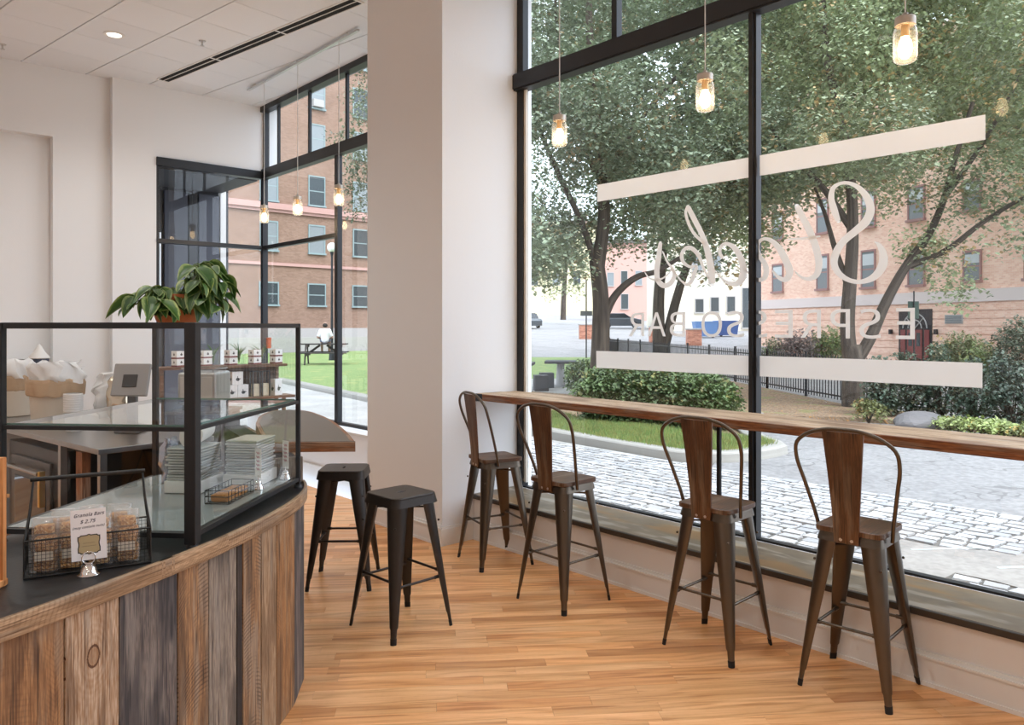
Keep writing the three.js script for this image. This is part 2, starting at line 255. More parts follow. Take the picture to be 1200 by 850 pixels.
// glazing: frames of black metal, every pane a sheet
function win(name, label) { return struct(name, null, null, label, 'window'); }
const along = (z0, z1, y0, y1, x0 = GX - 0.01, x1 = GX + 0.05) => uvm(BB(x0, x1, y0, y1, z0, z1));
function paneZ(p, z0, z1, y0, y1, x = GX + 0.02) { part('pane', pane(z1 - z0, y1 - y0).rotateY(-Math.PI / 2).translate(x, (y0 + y1) / 2, (z0 + z1) / 2), paneMat, p); }
{
  const w = win('window_1', 'tall black framed shopfront window behind the wooden bar ledge'), T0 = 3.68, T1 = 3.82;
  part('jamb', along(-4.775, -4.70, 0.36, CEIL), blackMetal, w);
  part('glazing_bead', uvm(BB(GX + 0.0, GX + 0.02, 0.4, T0, -4.70, -4.672)), mat({ color: lin(0.75, 0.7, 0.62), roughness: 0.5 }), w, 'cream bead beside the jamb');
  const ms = [-2.576, -0.376, 1.824];
  ms.forEach((z) => { part('mullion', along(z - 0.027, z + 0.027, 0.36, CEIL), blackMetal, w); part('mullion_cap', uvm(BB(GX - 0.028, GX - 0.01, 0.36, CEIL, z - 0.012, z + 0.012)), blackMetal, w); });
  part('jamb', along(ZF - 0.06, ZF, 0.36, CEIL), blackMetal, w);
  part('transom', [along(-4.775, ZF, T0, T1, GX - 0.05), along(-4.775, ZF, T0 + 0.012, T1 - 0.012, GX - 0.062, GX - 0.05)], blackMetal, w);
  part('head_rail', along(-4.775, ZF, CEIL - 0.09, CEIL), blackMetal, w);
  part('bottom_rail', along(-4.775, ZF, 0.352, 0.366, GX + 0.0), blackMetal, w);
  const lo = [-4.70, ...ms, ZF - 0.06], up = [-4.70, -3.71, -2.576, -1.476, -0.376, 0.724, 1.824, ZF - 0.06];
  up.slice(1, -1).forEach((z) => { if (!ms.includes(z)) part('mullion', along(z - 0.025, z + 0.025, T1, CEIL), blackMetal, w); });
  for (let i = 0; i < lo.length - 1; i++) paneZ(w, lo[i], lo[i + 1], 0.362, T0);
  for (let i = 0; i < up.length - 1; i++) paneZ(w, up[i], up[i + 1], T1, CEIL - 0.09);
}
{
  const w = win('window_2', 'black framed corner window beyond the column facing the lawn'), za = -5.866, zb = -9.757;
  part('corner_post', uvm(BB(GX - 0.02, GX + 0.05, 0.585, 3.745, zb - 0.04, zb + 0.03)), blackMetal, w);
  part('corner_post', uvm(BB(GX - 0.01, GX + 0.06, 3.745, CEIL, zb + 0.01, zb + 0.05)), blackMetal, w);
  part('mullion', along(-7.855, -7.785, 0.585, 3.66), blackMetal, w);
  part('transom', along(zb, za, 3.65, 3.775, GX - 0.04), blackMetal, w);
  part('head_rail', along(zb, za, 4.53, CEIL, GX - 0.05), blackMetal, w);
  part('bottom_rail', along(zb, za, 0.585, 0.62), blackMetal, w);
  part('glazing_bar', along(zb, -7.86, 2.72, 2.77), blackMetal, w);
  [-9.34, -8.5, -7.62, -6.75].forEach((z) => part('mullion', along(z - 0.02, z + 0.02, 3.775, 4.53, GX + 0.005, GX + 0.035), blackMetal, w));
  part('jamb', along(za - 0.04, za, 0.585, CEIL), blackMetal, w);
  paneZ(w, zb, -7.86, 0.62, 2.72); paneZ(w, zb, -7.86, 2.77, 3.65); paneZ(w, -7.78, za - 0.04, 0.62, 3.65);
  const u = [zb + 0.05, -9.34, -8.5, -7.62, -6.75, za - 0.04]; for (let i = 0; i < 5; i++) paneZ(w, u[i], u[i + 1], 3.775, 4.53);
}
{
  const w = win('window_3', 'black framed end window looking into the dark entrance recess'), z = -9.757, H = (x0, x1, y0, y1, a = 0.05) => uvm(BB(x0, x1, y0, y1, z - 0.06, z + a));
  part('transom', H(3.03, 4.345, 3.645, 3.745, 0.06), blackMetal, w); part('glazing_bar', H(3.03, 4.345, 2.715, 2.765), blackMetal, w); part('bottom_rail', H(3.03, 4.345, 0, 0.1), blackMetal, w); part('jamb', H(3.03, 3.06, 0.1, 3.645, 0.03), blackMetal, w);
  for (const [y0, y1] of [[0.1, 2.715], [2.765, 3.645]]) part('pane', pane(1.285, y1 - y0).translate(3.7025, (y0 + y1) / 2, z), paneMat, w);
}
// entrance recess outside the end window: soffit, dark panelled wall and door
{
  const dark = mat({ color: lin(0.012, 0.012, 0.015), roughness: 0.55 }), blue = mat({ color: lin(0.04, 0.042, 0.058), roughness: 0.45 }), pale = mat({ color: lin(0.62, 0.6, 0.58) });
  struct('entrance_soffit', uvm(BB(2.0, 4.45, 3.68, 3.9, -11.35, ZB - 0.26)), mat({ color: lin(0.03, 0.03, 0.032), roughness: 0.6 }), 'dark soffit over the entrance recess', 'soffit');
  const w = struct('entrance_wall', uvm(BB(1.5, 4.6, 0, 9, -16, -11.45)), dark, 'dark panelled wall of the entrance recess', 'wall');
  [[2.9, 3.62, dark], [3.66, 3.98, blue], [4.0, 4.12, dark], [4.14, 4.44, blue]].forEach(([a, b, m]) => part('wall_panel', uvm(RB(b - a, 3.6, 0.07, 0.008, (a + b) / 2, 1.84, -11.415)), m, w));
  part('corner_trim', uvm(BB(4.45, 4.53, 0, 3.9, -11.45, -11.36)), pale, w, 'pale corner strip');
  part('pull_handle', [C(0.014, 0.014, 0.95, 3.58, 2.55, -11.32), bar([3.58, 2.15, -11.32], [3.58, 2.15, -11.38], 0.01), bar([3.58, 2.95, -11.32], [3.58, 2.95, -11.38], 0.01)], mat({ color: lin(0.7, 0.7, 0.7), metalness: 1, roughness: 0.3 }), w, 'bright steel pull handle');
}

// ---------- ceiling fittings ----------
const brushed = mat({ color: lin(0.62, 0.61, 0.60), metalness: 0.9, roughness: 0.35 });
{
  const lampLabel = ['white round recessed downlight in the ceiling over the counter and seats', 'downlights in the ceiling'];
  const glow = mat({ color: lin(0.9, 0.9, 0.9), emissive: lin(1, 0.93, 0.82), emissiveIntensity: 2.2 });
  const spots = [[2.19, -8.3], [0.4, -8.0], [-1.6, -7.7], [1.2, -5.8], [-0.8, -5.5], [0.9, -3.2], [-1.2, -3.0], [0.6, -0.6], [-1.6, -0.4], [0.3, 2.0], [-1.8, 2.2]];
  for (const [x, z] of spots) {
    const t = thing('recessed_downlight', x > 2 ? 'white round recessed downlight in the ceiling tiles near the slot diffuser' : lampLabel[0], 'light', [x, CEIL, z], 0, lampLabel[1]);
    part('trim_ring', L([[0.068, 0.0], [0.068, -0.006], [0.095, -0.008], [0.1, -0.002], [0.1, 0.0]], 32), trimWhite, t);
    part('lamp_lens', C(0.067, 0.067, 0.006, 0, -0.003, 0, 28), glow, t);
    const l = new THREE.SpotLight(WARM, LAMP, 0, 1.25, 0.7, 2); l.position.set(0, -0.02, 0); l.target.position.set(0, -3, 0); l.castShadow = true; l.shadow.radius = 4; t.add(l, l.target);
  }
  const a = Math.atan2(0.54, 3.48), g = thing('slot_diffuser', 'long black double slot air diffuser set in the white ceiling', 'vent', [3.29, CEIL, -7.71], a);
  part('frame', [B(0.012, 0.01, 3.52, -0.07, -0.005, 0), B(0.012, 0.01, 3.52, 0.07, -0.005, 0), B(0.008, 0.01, 3.52, 0, -0.005, 0), ...[-1.76, -0.6, 0.6, 1.76].map((z) => B(0.14, 0.011, 0.02, 0, -0.0055, z))], trimWhite, g);
  for (const s of [-1, 1]) part('slot', B(0.056, 0.006, 3.5, s * 0.034, -0.003, 0), mat({ color: lin(0.01, 0.01, 0.01), roughness: 0.9 }), g);
  for (const [px, py, w] of [[237, 48, 'beside the slot diffuser'], [3, 52, 'near the white back wall']]) {
    const p = onY(px, py, CEIL), s = thing('sprinkler_head', 'small chrome fire sprinkler head ' + w, 'sprinkler', p);
    part('escutcheon', C(0.035, 0.03, 0.008, 0, -0.004, 0), brushed, s); part('nozzle', [C(0.008, 0.008, 0.04, 0, -0.028, 0, 8), C(0.022, 0.022, 0.003, 0, -0.05, 0, 12)], brushed, s);
  }
}
function pendantRow(x, zs, yJar, zr, where) {
  const t = thing('track_rail', 'slim grey ceiling track rail carrying the jar lamps ' + where, 'track', [x, CEIL, (zr[0] + zr[1]) / 2]);
  part('rail', uvm(B(0.03, 0.022, zr[1] - zr[0], 0, -0.032, 0)), brushed, t);
  for (const f of [-0.42, 0, 0.42]) part('standoff', C(0.008, 0.008, 0.021, 0, -0.0105, f * (zr[1] - zr[0]), 8), brushed, t);
  zs.forEach((z, i) => {
    const p = thing('jar_pendant_lamp', 'glass jar pendant lamp hanging ' + where + ', ' + ['first', 'second', 'third', 'fourth'][i] + (where.includes('far') ? ' from the end wall' : ' from the column'), 'lamp', [x, yJar, z], 0, 'jar lamps ' + where);
    const k = 1.0;
    part('cord', C(0.0035, 0.0035, CEIL - 0.043 - yJar - 0.1, 0, (CEIL - 0.043 - yJar + 0.1) / 2, 0, 6), mat({ color: lin(0.72, 0.72, 0.7) }), p);
    part('lid', L([[0, 0.118], [0.012, 0.118], [0.014, 0.1], [0.043, 0.098], [0.045, 0.094], [0.045, 0.062], [0.043, 0.06]], 24), mat({ color: lin(0.55, 0.5, 0.44), metalness: 0.6, roughness: 0.4 }), p);
    part('jar', L([[0.0, -0.108], [0.036, -0.108], [0.047, -0.1], [0.052, -0.085], [0.052, 0.02], [0.049, 0.04], [0.041, 0.055], [0.041, 0.068]], 28), phys({ color: lin(0.97, 0.97, 0.97), transmission: 0.97, thickness: 0, roughness: 0.0, ior: 1.5 }), p);
    part('socket', C(0.017, 0.02, 0.055, 0, 0.036, 0, 16), mat({ color: lin(0.55, 0.38, 0.2), metalness: 0.7, roughness: 0.4 }), p);
    part('bulb', L([[0.0, -0.092], [0.015, -0.089], [0.027, -0.072], [0.032, -0.045], [0.026, -0.012], [0.014, 0.01]], 20), mat({ color: lin(1, 0.85, 0.6), emissive: lin(1, 0.74, 0.42), emissiveIntensity: 7 }), p);
    const l = new THREE.PointLight(lin(1, 0.72, 0.42), 0.5, 0, 2); l.position.set(0, -0.04, 0); l.castShadow = true; p.add(l);
  });
}
pendantRow(3.88, [-8.6, -7.76, -6.87], 3.02, [-9.05, -6.5], 'by the far corner window');
pendantRow(3.70, [-3.61, -2.47, -1.40, -0.3], 3.02, [-4.2, 0.4], 'over the wooden bar ledge');

// ---------- vinyl lettering on the window ----------
{
  const X = GX + 0.0185, vinyl = phys({ color: lin(0.93, 0.915, 0.895), roughness: 0.97, transmission: 0.55, thickness: 0, side: THREE.DoubleSide });
  const g = thing('window_lettering', 'cream vinyl lettering and stripes on the window glass, seen reversed', 'lettering', [X, 0, 0]);
  const gp = (px, py) => { const p = onX(px, py, X); return [p.z, p.y]; };
  for (const [y0, y1, z0, z1] of [[2.652, 2.78, -3.9, -1.28], [1.387, 1.515, -3.91, -1.293]]) for (const [a, b] of [[z0, -2.612], [-2.54, z1]]) part('stripe', B(0.001, y1 - y0, b - a, 0, (y0 + y1) / 2, (a + b) / 2), vinyl, g);
  let lift = 0;
  const ribbon = (o, k, pts) => { lift = (lift + 1) % 4; const e = lift * 0.0005;
    const c = new THREE.CatmullRomCurve3(pts.map(([x, y, w]) => V(x / k + o[0], y / k + o[1], w / k)), false, 'centripetal'), N = pts.length * 8, A = [], D = [];
    const q = Array.from({ length: N + 1 }, (_, i) => c.getPoint(i / N));
    q.forEach((p, i) => {
      const a = q[Math.max(0, i - 1)], b = q[Math.min(N, i + 1)], l = Math.hypot(b.x - a.x, b.y - a.y) || 1, nx = -(b.y - a.y) / l, ny = (b.x - a.x) / l, h = p.z * 0.56;
      A.push(gp(p.x + nx * h, p.y + ny * h)); D.push(gp(p.x - nx * h, p.y - ny * h));
    });
    const end = (i, s) => { const p = q[i], a = q[i - s] || q[i + s], r = q[i].z / 2, t = Math.atan2(p.y - q[i === 0 ? 1 : N - 1].y, p.x - q[i === 0 ? 1 : N - 1].x); return [-1, -0.5, 0, 0.5, 1].map((f) => gp(p.x + r * Math.cos(t + f * 1.4), p.y + r * Math.sin(t + f * 1.4))); };
    const ring = (s) => [...Array(N + 1).keys()].map((i) => [V(s, A[i][1], A[i][0]), V(s, D[i][1], D[i][0])]);
    const rs = ring(-0.0005 - e).map((r, i) => [...r, ...ring(0.0005 - e)[i].reverse()]);
    const caps = [0, N].map((i) => { const q2 = end(i, 1), h0 = -0.0004 - e, c0 = gp(q[i].x, q[i].y), pos = []; for (let j = 0; j < q2.length - 1; j++) pos.push(h0, c0[1], c0[0], h0, q2[j][1], q2[j][0], h0, q2[j + 1][1], q2[j + 1][0]); const gg = new THREE.BufferGeometry(); gg.setAttribute('position', new THREE.Float32BufferAttribute(pos, 3)); gg.computeVertexNormals(); return gg; });
    return M([loft(rs, { crease: 0.5 }), ...caps]);
  };
  const o1 = [750, 230], k1 = 7.086, o2 = [880, 200], k2 = 5.865;
  part('script_letter', ribbon(o2, k2, [[600, 345, 30], [572, 270, 44], [552, 190, 38], [566, 122, 28], [610, 90, 20], [670, 86, 22], [740, 118, 32], [800, 190, 46], [822, 270, 52], [790, 350, 52], [720, 415, 46], [640, 482, 44], [588, 560, 46], [572, 640, 44], [607, 708, 36], [680, 755, 28], [760, 764, 28], [850, 728, 44], [905, 650, 56], [908, 570, 48], [878, 510, 26], [852, 490, 4]]), vinyl, g);
  part('script_letter', [ribbon(o2, k2, [[318, 246, 34], [360, 330, 42], [410, 430, 44], [450, 540, 44], [468, 640, 44], [450, 718, 36], [400, 744, 24], [350, 735, 16], [305, 695, 8]]), ribbon(o2, k2, [[258, 472, 10], [350, 468, 15], [415, 462, 18], [475, 452, 10]])], vinyl, g);
  part('script_letter', [ribbon(o2, k2, [[150, 690, 10], [190, 735, 22], [240, 748, 34], [266, 700, 44], [240, 620, 44], [190, 530, 38], [130, 477, 26], [80, 472, 20], [48, 505, 22], [58, 585, 26], [95, 640, 32], [106, 690, 34], [90, 740, 30], [45, 750, 22], [-20, 700, 12], [-60, 660, 8]])], vinyl, g);
  part('script_letter', ribbon(o1, k1, [[690, 512, 22], [666, 480, 26], [666, 432, 24], [700, 396, 22], [760, 410, 34], [820, 480, 46], [855, 580, 50], [855, 660, 54], [820, 718, 46], [760, 728, 32], [700, 700, 18], [650, 650, 12], [608, 600, 8]]), vinyl, g);
  part('script_letter', [ribbon(o1, k1, [[400, 90, 34], [450, 190, 40], [520, 330, 38], [560, 450, 46], [590, 600, 52], [598, 725, 54]]), ribbon(o1, k1, [[398, 85, 20], [381, 130, 20], [402, 220, 22], [450, 310, 22], [510, 370, 22], [550, 405, 18]]), ribbon(o1, k1, [[570, 680, 14], [525, 590, 20], [490, 500, 28], [440, 440, 32], [395, 426, 26], [356, 460, 26], [346, 510, 28], [370, 560, 24], [420, 588, 20], [468, 580, 18], [452, 640, 30], [430, 700, 30], [395, 734, 26], [350, 710, 14], [300, 650, 10], [262, 600, 8]])], vinyl, g);
  part('script_letter', [ribbon(o1, k1, [[170, 388, 26], [156, 500, 38], [140, 620, 40], [150, 700, 38], [200, 744, 38], [258, 718, 36], [285, 660, 30], [272, 606, 22], [230, 550, 14], [188, 460, 8]]), ribbon(o1, k1, [[40, 632, 6], [75, 678, 10], [125, 695, 13], [185, 684, 12], [240, 640, 11], [262, 605, 8]])], vinyl, g);
  const font = await new FontLoader().loadAsync('fonts/droid/droid_sans_regular.typeface.json');
  for (const [ch, a, b] of [['E', 1050, 1072], ['S', 1007, 1032], ['P', 973, 996], ['R', 938, 962], ['E', 908, 929], ['S', 877, 899], ['S', 852, 872], ['O', 822, 846], ['B', 785, 803], ['A', 759, 780], ['R', 737, 755]]) {
    const t = new TextGeometry(ch, { font, size: 1, depth: 0.001, curveSegments: 8, bevelEnabled: false }); t.computeBoundingBox();
    const bb = t.boundingBox, za = gp(a, 380)[0], zb = gp(b, 380)[0], P = t.attributes.position, sy = 0.17 / (bb.max.y - bb.min.y), pos = [];
    for (let i = 0; i < P.count; i++) pos.push(P.getZ(i) - 0.0005, 1.632 + (P.getY(i) - bb.min.y) * sy, zb + (za - zb) * (P.getX(i) - bb.min.x) / (bb.max.x - bb.min.x));
    const q = new THREE.BufferGeometry(); q.setAttribute('position', new THREE.Float32BufferAttribute(pos, 3)); q.computeVertexNormals(); part('capital_letter', q, vinyl, g);
  }
}

// ---------- bar ledge ----------
{
  const g = thing('bar_ledge', 'long reclaimed wood bar ledge running along the large window', 'ledge', [0, 0, 0]);
  part('plank', uvm(RB(0.27, 0.05, 5.9, 0.006, 3.92 + 0.135, 1.14, -4.76 + 2.95), 'z', 0.2, 0), [mat({ map: T.ledge, roughness: 0.6, bumpMap: T.ledge, bumpScale: 0.0015 })][0], g);
  part('plank', uvm(RB(0.15, 0.046, 5.9, 0.006, 4.194 + 0.075, 1.139, -4.76 + 2.95), 'z', 1.3, 0.4), mat({ map: T.ledge, color: lin(0.9, 0.88, 0.86), roughness: 0.6, bumpMap: T.ledge, bumpScale: 0.0015 }), g);
  part('front_edge', uvm(RB(0.02, 0.052, 5.9, 0.005, 3.911, 1.139, -4.76 + 2.95), 'z', 0.5, 0.1), mat({ map: T.ledgeEdge, roughness: 0.5, bumpMap: T.ledgeEdge, bumpScale: 0.001 }), g, 'reddish brown front edge');
  part('end_bracket', [B(0.035, 0.06, 0.006, 3.95, 1.135, -4.757), B(0.004, 0.06, 0.1, 3.899, 1.137, -4.71), C(0.01, 0.01, 0.012, 3.895, 1.137, -4.69, 10).translate(0, 0, 0)], blackMetal, g);
  for (const z of [-2.74, -0.2, 1.0]) part('support_post', uvm(BB(4.25, 4.27, 0.36, 1.115, z - 0.012, z + 0.012)), blackMetal, g);
}

// ---------- metal stools ----------
const gun = mat({ color: lin(0.13, 0.105, 0.082), metalness: 0.9, roughness: 0.29, bumpMap: T.noise, bumpScale: 0.0004 });
const gunDark = mat({ color: lin(0.05, 0.044, 0.04), metalness: 0.7, roughness: 0.38, bumpMap: T.noise, bumpScale: 0.0004 });
const rubber = mat({ color: lin(0.015, 0.015, 0.015), roughness: 0.8 });
function stoolFrame(t, metal, topY) {
  const prof = [[topY - 0.012, 0.118], [0.5, 0.094], [0.3, 0.07], [0.14, 0.052], [0.085, 0.046], [0.075, 0.037], [0.03, 0.033]];
  for (const sx of [-1, 1]) for (const sz of [-1, 1]) {
    const o = V(sx, 0, sz).normalize(), q = V(-sz, 0, sx).normalize();
    const at = (y) => lerp(0.205, 0.118, y / (topY - 0.012));
    const ring = (y, w) => { const c = V(sx * at(y), y, sz * at(y)); return [-90, -60, -35, -12, 12, 35, 60, 90].map((a) => a * Math.PI / 180).map((a) => c.clone().addScaledVector(q, Math.sin(a) * w / 2).addScaledVector(o, Math.cos(a) * w * 0.42 - w * 0.30)).concat([c.clone().addScaledVector(q, w * 0.40).addScaledVector(o, -w * 0.36), c.clone().addScaledVector(q, -w * 0.40).addScaledVector(o, -w * 0.36)]); };
    const leg = part('leg', loft(prof.map(([y, w]) => ring(y, w)), { crease: 0.7 }), metal, t);
    part('foot_cap', loft([ring(0.032, 0.036), ring(0, 0.034)], { crease: 0.7 }), rubber, leg);
    part('stud', S(0.007, sx * (at(0.6) + 0.018), 0.6, sz * (at(0.6) + 0.018), 8), metal, leg);
  }
  const yb = 0.295, a = lerp(0.205, 0.118, yb / (topY - 0.012)) - 0.008;
  for (const [p, q] of [[[-a, -a], [a, -a]], [[-a, a], [a, a]], [[-a, -a], [-a, a]], [[a, -a], [a, a]]]) {
    const dy = p[0] === q[0] ? 0.014 : -0.014, A = V(p[0], yb + dy, p[1]), Z = V(q[0], yb + dy, q[1]), m = (f) => A.clone().lerp(Z, f);
    part('foot_rail', [bar(A, Z, 0.0075, 8), bar(A, m(0.14), 0.0105, 8), bar(m(0.86), Z, 0.0105, 8)], metal, t);
  }
  const b = 0.118; for (const s of [-1, 1]) part('brace', [bar(V(-b, topY - 0.07, -b * s), V(b, topY - 0.07, b * s), 0.006)], metal, t);
}
const rsq = (w, r) => { const s = new THREE.Shape(), h = w / 2; s.moveTo(-h + r, -h); s.lineTo(h - r, -h); s.quadraticCurveTo(h, -h, h, -h + r); s.lineTo(h, h - r); s.quadraticCurveTo(h, h, h - r, h); s.lineTo(-h + r, h); s.quadraticCurveTo(-h, h, -h, h - r); s.lineTo(-h, -h + r); s.quadraticCurveTo(-h, -h, -h + r, -h); return s; };
function apron(w, y0, y1) { const ring = (k, y) => rsq(k, 0.05).getPoints(5).slice(0, -1).map((p) => V(p.x, y, p.y)); return loft([ring(w + 0.018, y0), ring(w, y1)], { capA: false, capB: false, crease: 0.8 }); }
function makeStool(label) {
  const t = thing('metal_stool', label, 'stool');
  const s = rsq(0.285, 0.045), h = new THREE.Path(); h.absellipse(0, 0, 0.042, 0.014, 0, Math.PI * 2); s.holes.push(h);
  part('seat', new THREE.ExtrudeGeometry(s, { depth: 0.006, bevelEnabled: true, bevelThickness: 0.006, bevelSize: 0.008, bevelSegments: 3, curveSegments: 8 }).rotateX(-Math.PI / 2).translate(0, 0.748, 0), gunDark, t);
  part('seat_skirt', apron(0.30, 0.705, 0.75), gunDark, t);
  stoolFrame(t, gunDark, 0.745); return t;
}
function makeChair(label) {
  const t = thing('bar_chair', label, 'chair');
  const wood = mat({ map: T.seatWood, color: lin(0.8, 0.78, 0.76), roughness: 0.4, bumpMap: T.seatWood, bumpScale: 0.0008 });
  part('seat', uvm(new THREE.ExtrudeGeometry(rsq(0.30, 0.04), { depth: 0.018, bevelEnabled: true, bevelThickness: 0.004, bevelSize: 0.005, bevelSegments: 2, curveSegments: 6 }).rotateX(-Math.PI / 2).translate(0, 0.742, 0), 'x', 0.3, 0.1), wood, t, 'dark stained wood seat');
  part('seat_skirt', apron(0.286, 0.695, 0.738), gun, t);
  stoolFrame(t, gun, 0.735);
  const hp = [[-0.05, 0.715, -0.166], [-0.072, 0.8, -0.178], [-0.12, 0.95, -0.208], [-0.165, 1.08, -0.232], [-0.185, 1.15, -0.222], [-0.199, 1.2, -0.16], [-0.207, 1.226, -0.075], [-0.21, 1.23, 0]];
  part('back_hoop', tube([...hp, ...hp.slice(0, -1).reverse().map(([x, y, z]) => [x, y, -z])], 0.0095, 64, 8), gun, t);
  const sl = (x, y, w) => [V(x - 0.005, y, -w), V(x - 0.0065, y, 0), V(x - 0.005, y, w), V(x + 0.004, y, w), V(x + 0.0025, y, 0), V(x + 0.004, y, -w)];
  part('back_slat', uvm(loft([sl(-0.156, 0.70, 0.055), sl(-0.164, 0.85, 0.063), sl(-0.181, 1.03, 0.077), sl(-0.199, 1.18, 0.09), sl(-0.204, 1.217, 0.093)], { crease: 0.7 }), 'y', 0.2, 0.55), mat({ map: T.seatWood, color: lin(0.74, 0.68, 0.6), roughness: 0.4, bumpMap: T.seatWood, bumpScale: 0.0008 }), t, 'dark stained wooden back slat');
  part('bolt', [C(0.008, 0.008, 0.006, 0, 0, 0, 8).rotateZ(Math.PI / 2).translate(-0.16, 0.715, 0.025), C(0.008, 0.008, 0.006, 0, 0, 0, 8).rotateZ(Math.PI / 2).translate(-0.16, 0.715, -0.025)], brushed, t);
  return t;
}
{
  const a = makeStool('dark metal backless stool standing in the open beside the rounded bar end'); a.position.set(2.469, 0, -3.67); a.rotation.y = 0.05;
  copyOf(a, V(2.615, 0, -4.56), 0.86, 'dark metal backless stool tucked between the bar and the white column');
  const c = makeChair('hoop backed metal bar chair with wooden slat, the one turned aside next to the column'); c.position.set(3.655, 0, -4.22); c.rotation.y = -0.27;
  copyOf(c, V(3.457, 0, -3.34), 0.0, 'hoop backed metal bar chair with wooden slat, second from the column at the ledge');
  copyOf(c, V(3.573, 0, -2.31), 0.04, 'hoop backed metal bar chair with wooden slat, in front of the window mullion');
  copyOf(c, V(3.675, 0, -1.6), 0.07, 'hoop backed metal bar chair with wooden slat, fourth from the column at the ledge');
}

// ---------- service counter ----------
const crv = new THREE.CatmullRomCurve3([[-1.6, -2.0], [-0.9, -2.03], [-0.25, -2.16], [0.356, -2.385], [0.793, -2.605], [1.12, -2.80], [1.416, -3.025], [1.66, -3.27], [1.785, -3.47], [1.87, -3.75], [1.98, -4.3], [2.13, -5.0], [2.3, -5.9]].map(([x, z]) => V(x, 0, z)), false, 'centripetal');
const cp = crv.getSpacedPoints(800), cn = cp.map((p, i) => { const a = cp[Math.max(0, i - 1)], b = cp[Math.min(800, i + 1)], d = b.clone().sub(a).normalize(); return V(-d.z, 0, d.x); });
const offs = (i, o) => { const p = cp[i].clone().addScaledVector(cn[i], o); return [p.x, p.z]; };
const span = (i0, i1, st = 8) => { const r = []; for (let i = i0; i < i1; i += st) r.push(i); r.push(i1); return r; };
const idxAtPx = (px, y) => { for (let i = 150; i < 800; i++) if (toPx(V(cp[i].x, y, cp[i].z))[0] >= px) return i; return 800; };
const I1 = cp.findIndex((p) => p.z < -3.55), I2 = cp.findIndex((p) => p.z < -4.95);
{
  const g = thing('service_counter', 'curved service counter clad in weathered barn boards with a black top', 'counter', [0, 0, 0]);
  const dark = mat({ color: lin(0.012, 0.011, 0.01), roughness: 0.9 });
  const strip = (o0, o1, i0, i1) => [...span(i0, i1).map((i) => offs(i, o0)), ...span(i0, i1).reverse().map((i) => offs(i, o1))];
  part('carcass', prism(strip(-0.045, -0.11, 0, I1), 0, 0.875), dark, g, 'dark framing behind the boards');
  part('countertop', prism(strip(-0.0145, -0.80, 0, I1), 0.886, 0.925), mat({ color: lin(0.016, 0.016, 0.017), roughness: 0.42, bumpMap: T.fine, bumpScale: 0.0003 }), g, 'matt black worktop');
  part('staff_panel', prism(strip(-0.77, -0.79, 0, I1), 0, 0.886), dark, g);
  // edge boards along the top
  const js = [0, 170, 330, idxAtPx(190, 0.93), idxAtPx(268, 0.93), idxAtPx(352, 0.93), I1];
  const trimM = [0, 1, 2].map((k) => mat({ map: T.trim, color: lin([1, 0.92, 0.97][k], [0.98, 0.9, 0.96][k], [0.95, 0.88, 0.95][k]), roughness: 0.7, bumpMap: T.trim, bumpScale: 0.0015 }));
  for (let k = 0; k < js.length - 1; k++) {
    const nn = Math.max(2, Math.round((js[k + 1] - js[k]) / 6)), ids = Array.from({ length: nn + 1 }, (_, i) => Math.round(lerp(js[k], js[k + 1], i / nn))), rr = ids.map((i) => { const q = (o, y) => { const a = offs(i, o); return V(a[0], y, a[1]); }; return [q(-0.002, 0.872), q(0, 0.876), q(0, 0.928), q(-0.003, 0.932), q(-0.014, 0.932), q(-0.014, 0.872)]; });
    const geo = loft(rr, { crease: 0.6 }), U = geo.attributes.uv, P = geo.attributes.position;
    for (let i = 0; i < P.count; i++) { let best = 0, bd = 9; for (const id of ids) { const d2 = (cp[id].x - P.getX(i)) ** 2 + (cp[id].z - P.getZ(i)) ** 2; if (d2 < bd) { bd = d2; best = id; } } U.setXY(i, best * crv.getLength() / 800 + k * 0.37, P.getY(i) * 1.0 + Math.sqrt(bd) + k * 0.11); }
    part('edge_board', geo, trimM[k % 3], g);
  }
  // upright boards, widths as in the photograph
  const bm = (t, c = [1, 1, 1], r = 0.75) => mat({ map: t, color: lin(...c), roughness: r, bumpMap: t, bumpScale: 0.0022 });
  const K = { or: bm(T.barnOrange, [0.92, 0.88, 0.84]), kn: bm(T.barnKnot, [0.9, 0.86, 0.82]), gd: bm(T.barnDark, [0.9, 0.9, 0.92]), sw: bm(T.barnSaw), gy: bm(T.barnGrey), tn: bm(T.barnTan, [0.85, 0.8, 0.76]), dk: bm(T.barnDark, [0.3, 0.27, 0.26]), or2: bm(T.barnOrange, [1, 0.92, 0.8]), lt: bm(T.barnTan, [0.95, 0.95, 0.95]) };
  const r = rng(31), cuts = [[0, 'or'], [79.5, 'kn'], [144, 'gd'], [211, 'sw'], [248, 'gy'], [282, 'dk'], [288.5, 'sw'], [310, 'tn'], [328, 'or2'], [349, 'gd'], [360, 'lt']];
  const list = cuts.map(([px, m], k) => [idxAtPx(px, 0.86), k + 1 < cuts.length ? idxAtPx(cuts[k + 1][0], 0.86) : 0, m]); list[list.length - 1][1] = list[list.length - 1][0] + 9;
  for (let i = list[0][0], k = 0; i > 4; k++) { const w = 26 + Math.floor(r() * 14); list.unshift([Math.max(0, i - w), i, ['gy', 'sw', 'tn', 'or', 'gd'][k % 5]]); i -= w; }
  for (let i = list[list.length - 1][1], k = 0; i < I1; k++) { const w = 14 + Math.floor(r() * 10); list.push([i, Math.min(I1, i + w), ['gy', 'or', 'tn', 'gd'][k % 4]]); i += w; }
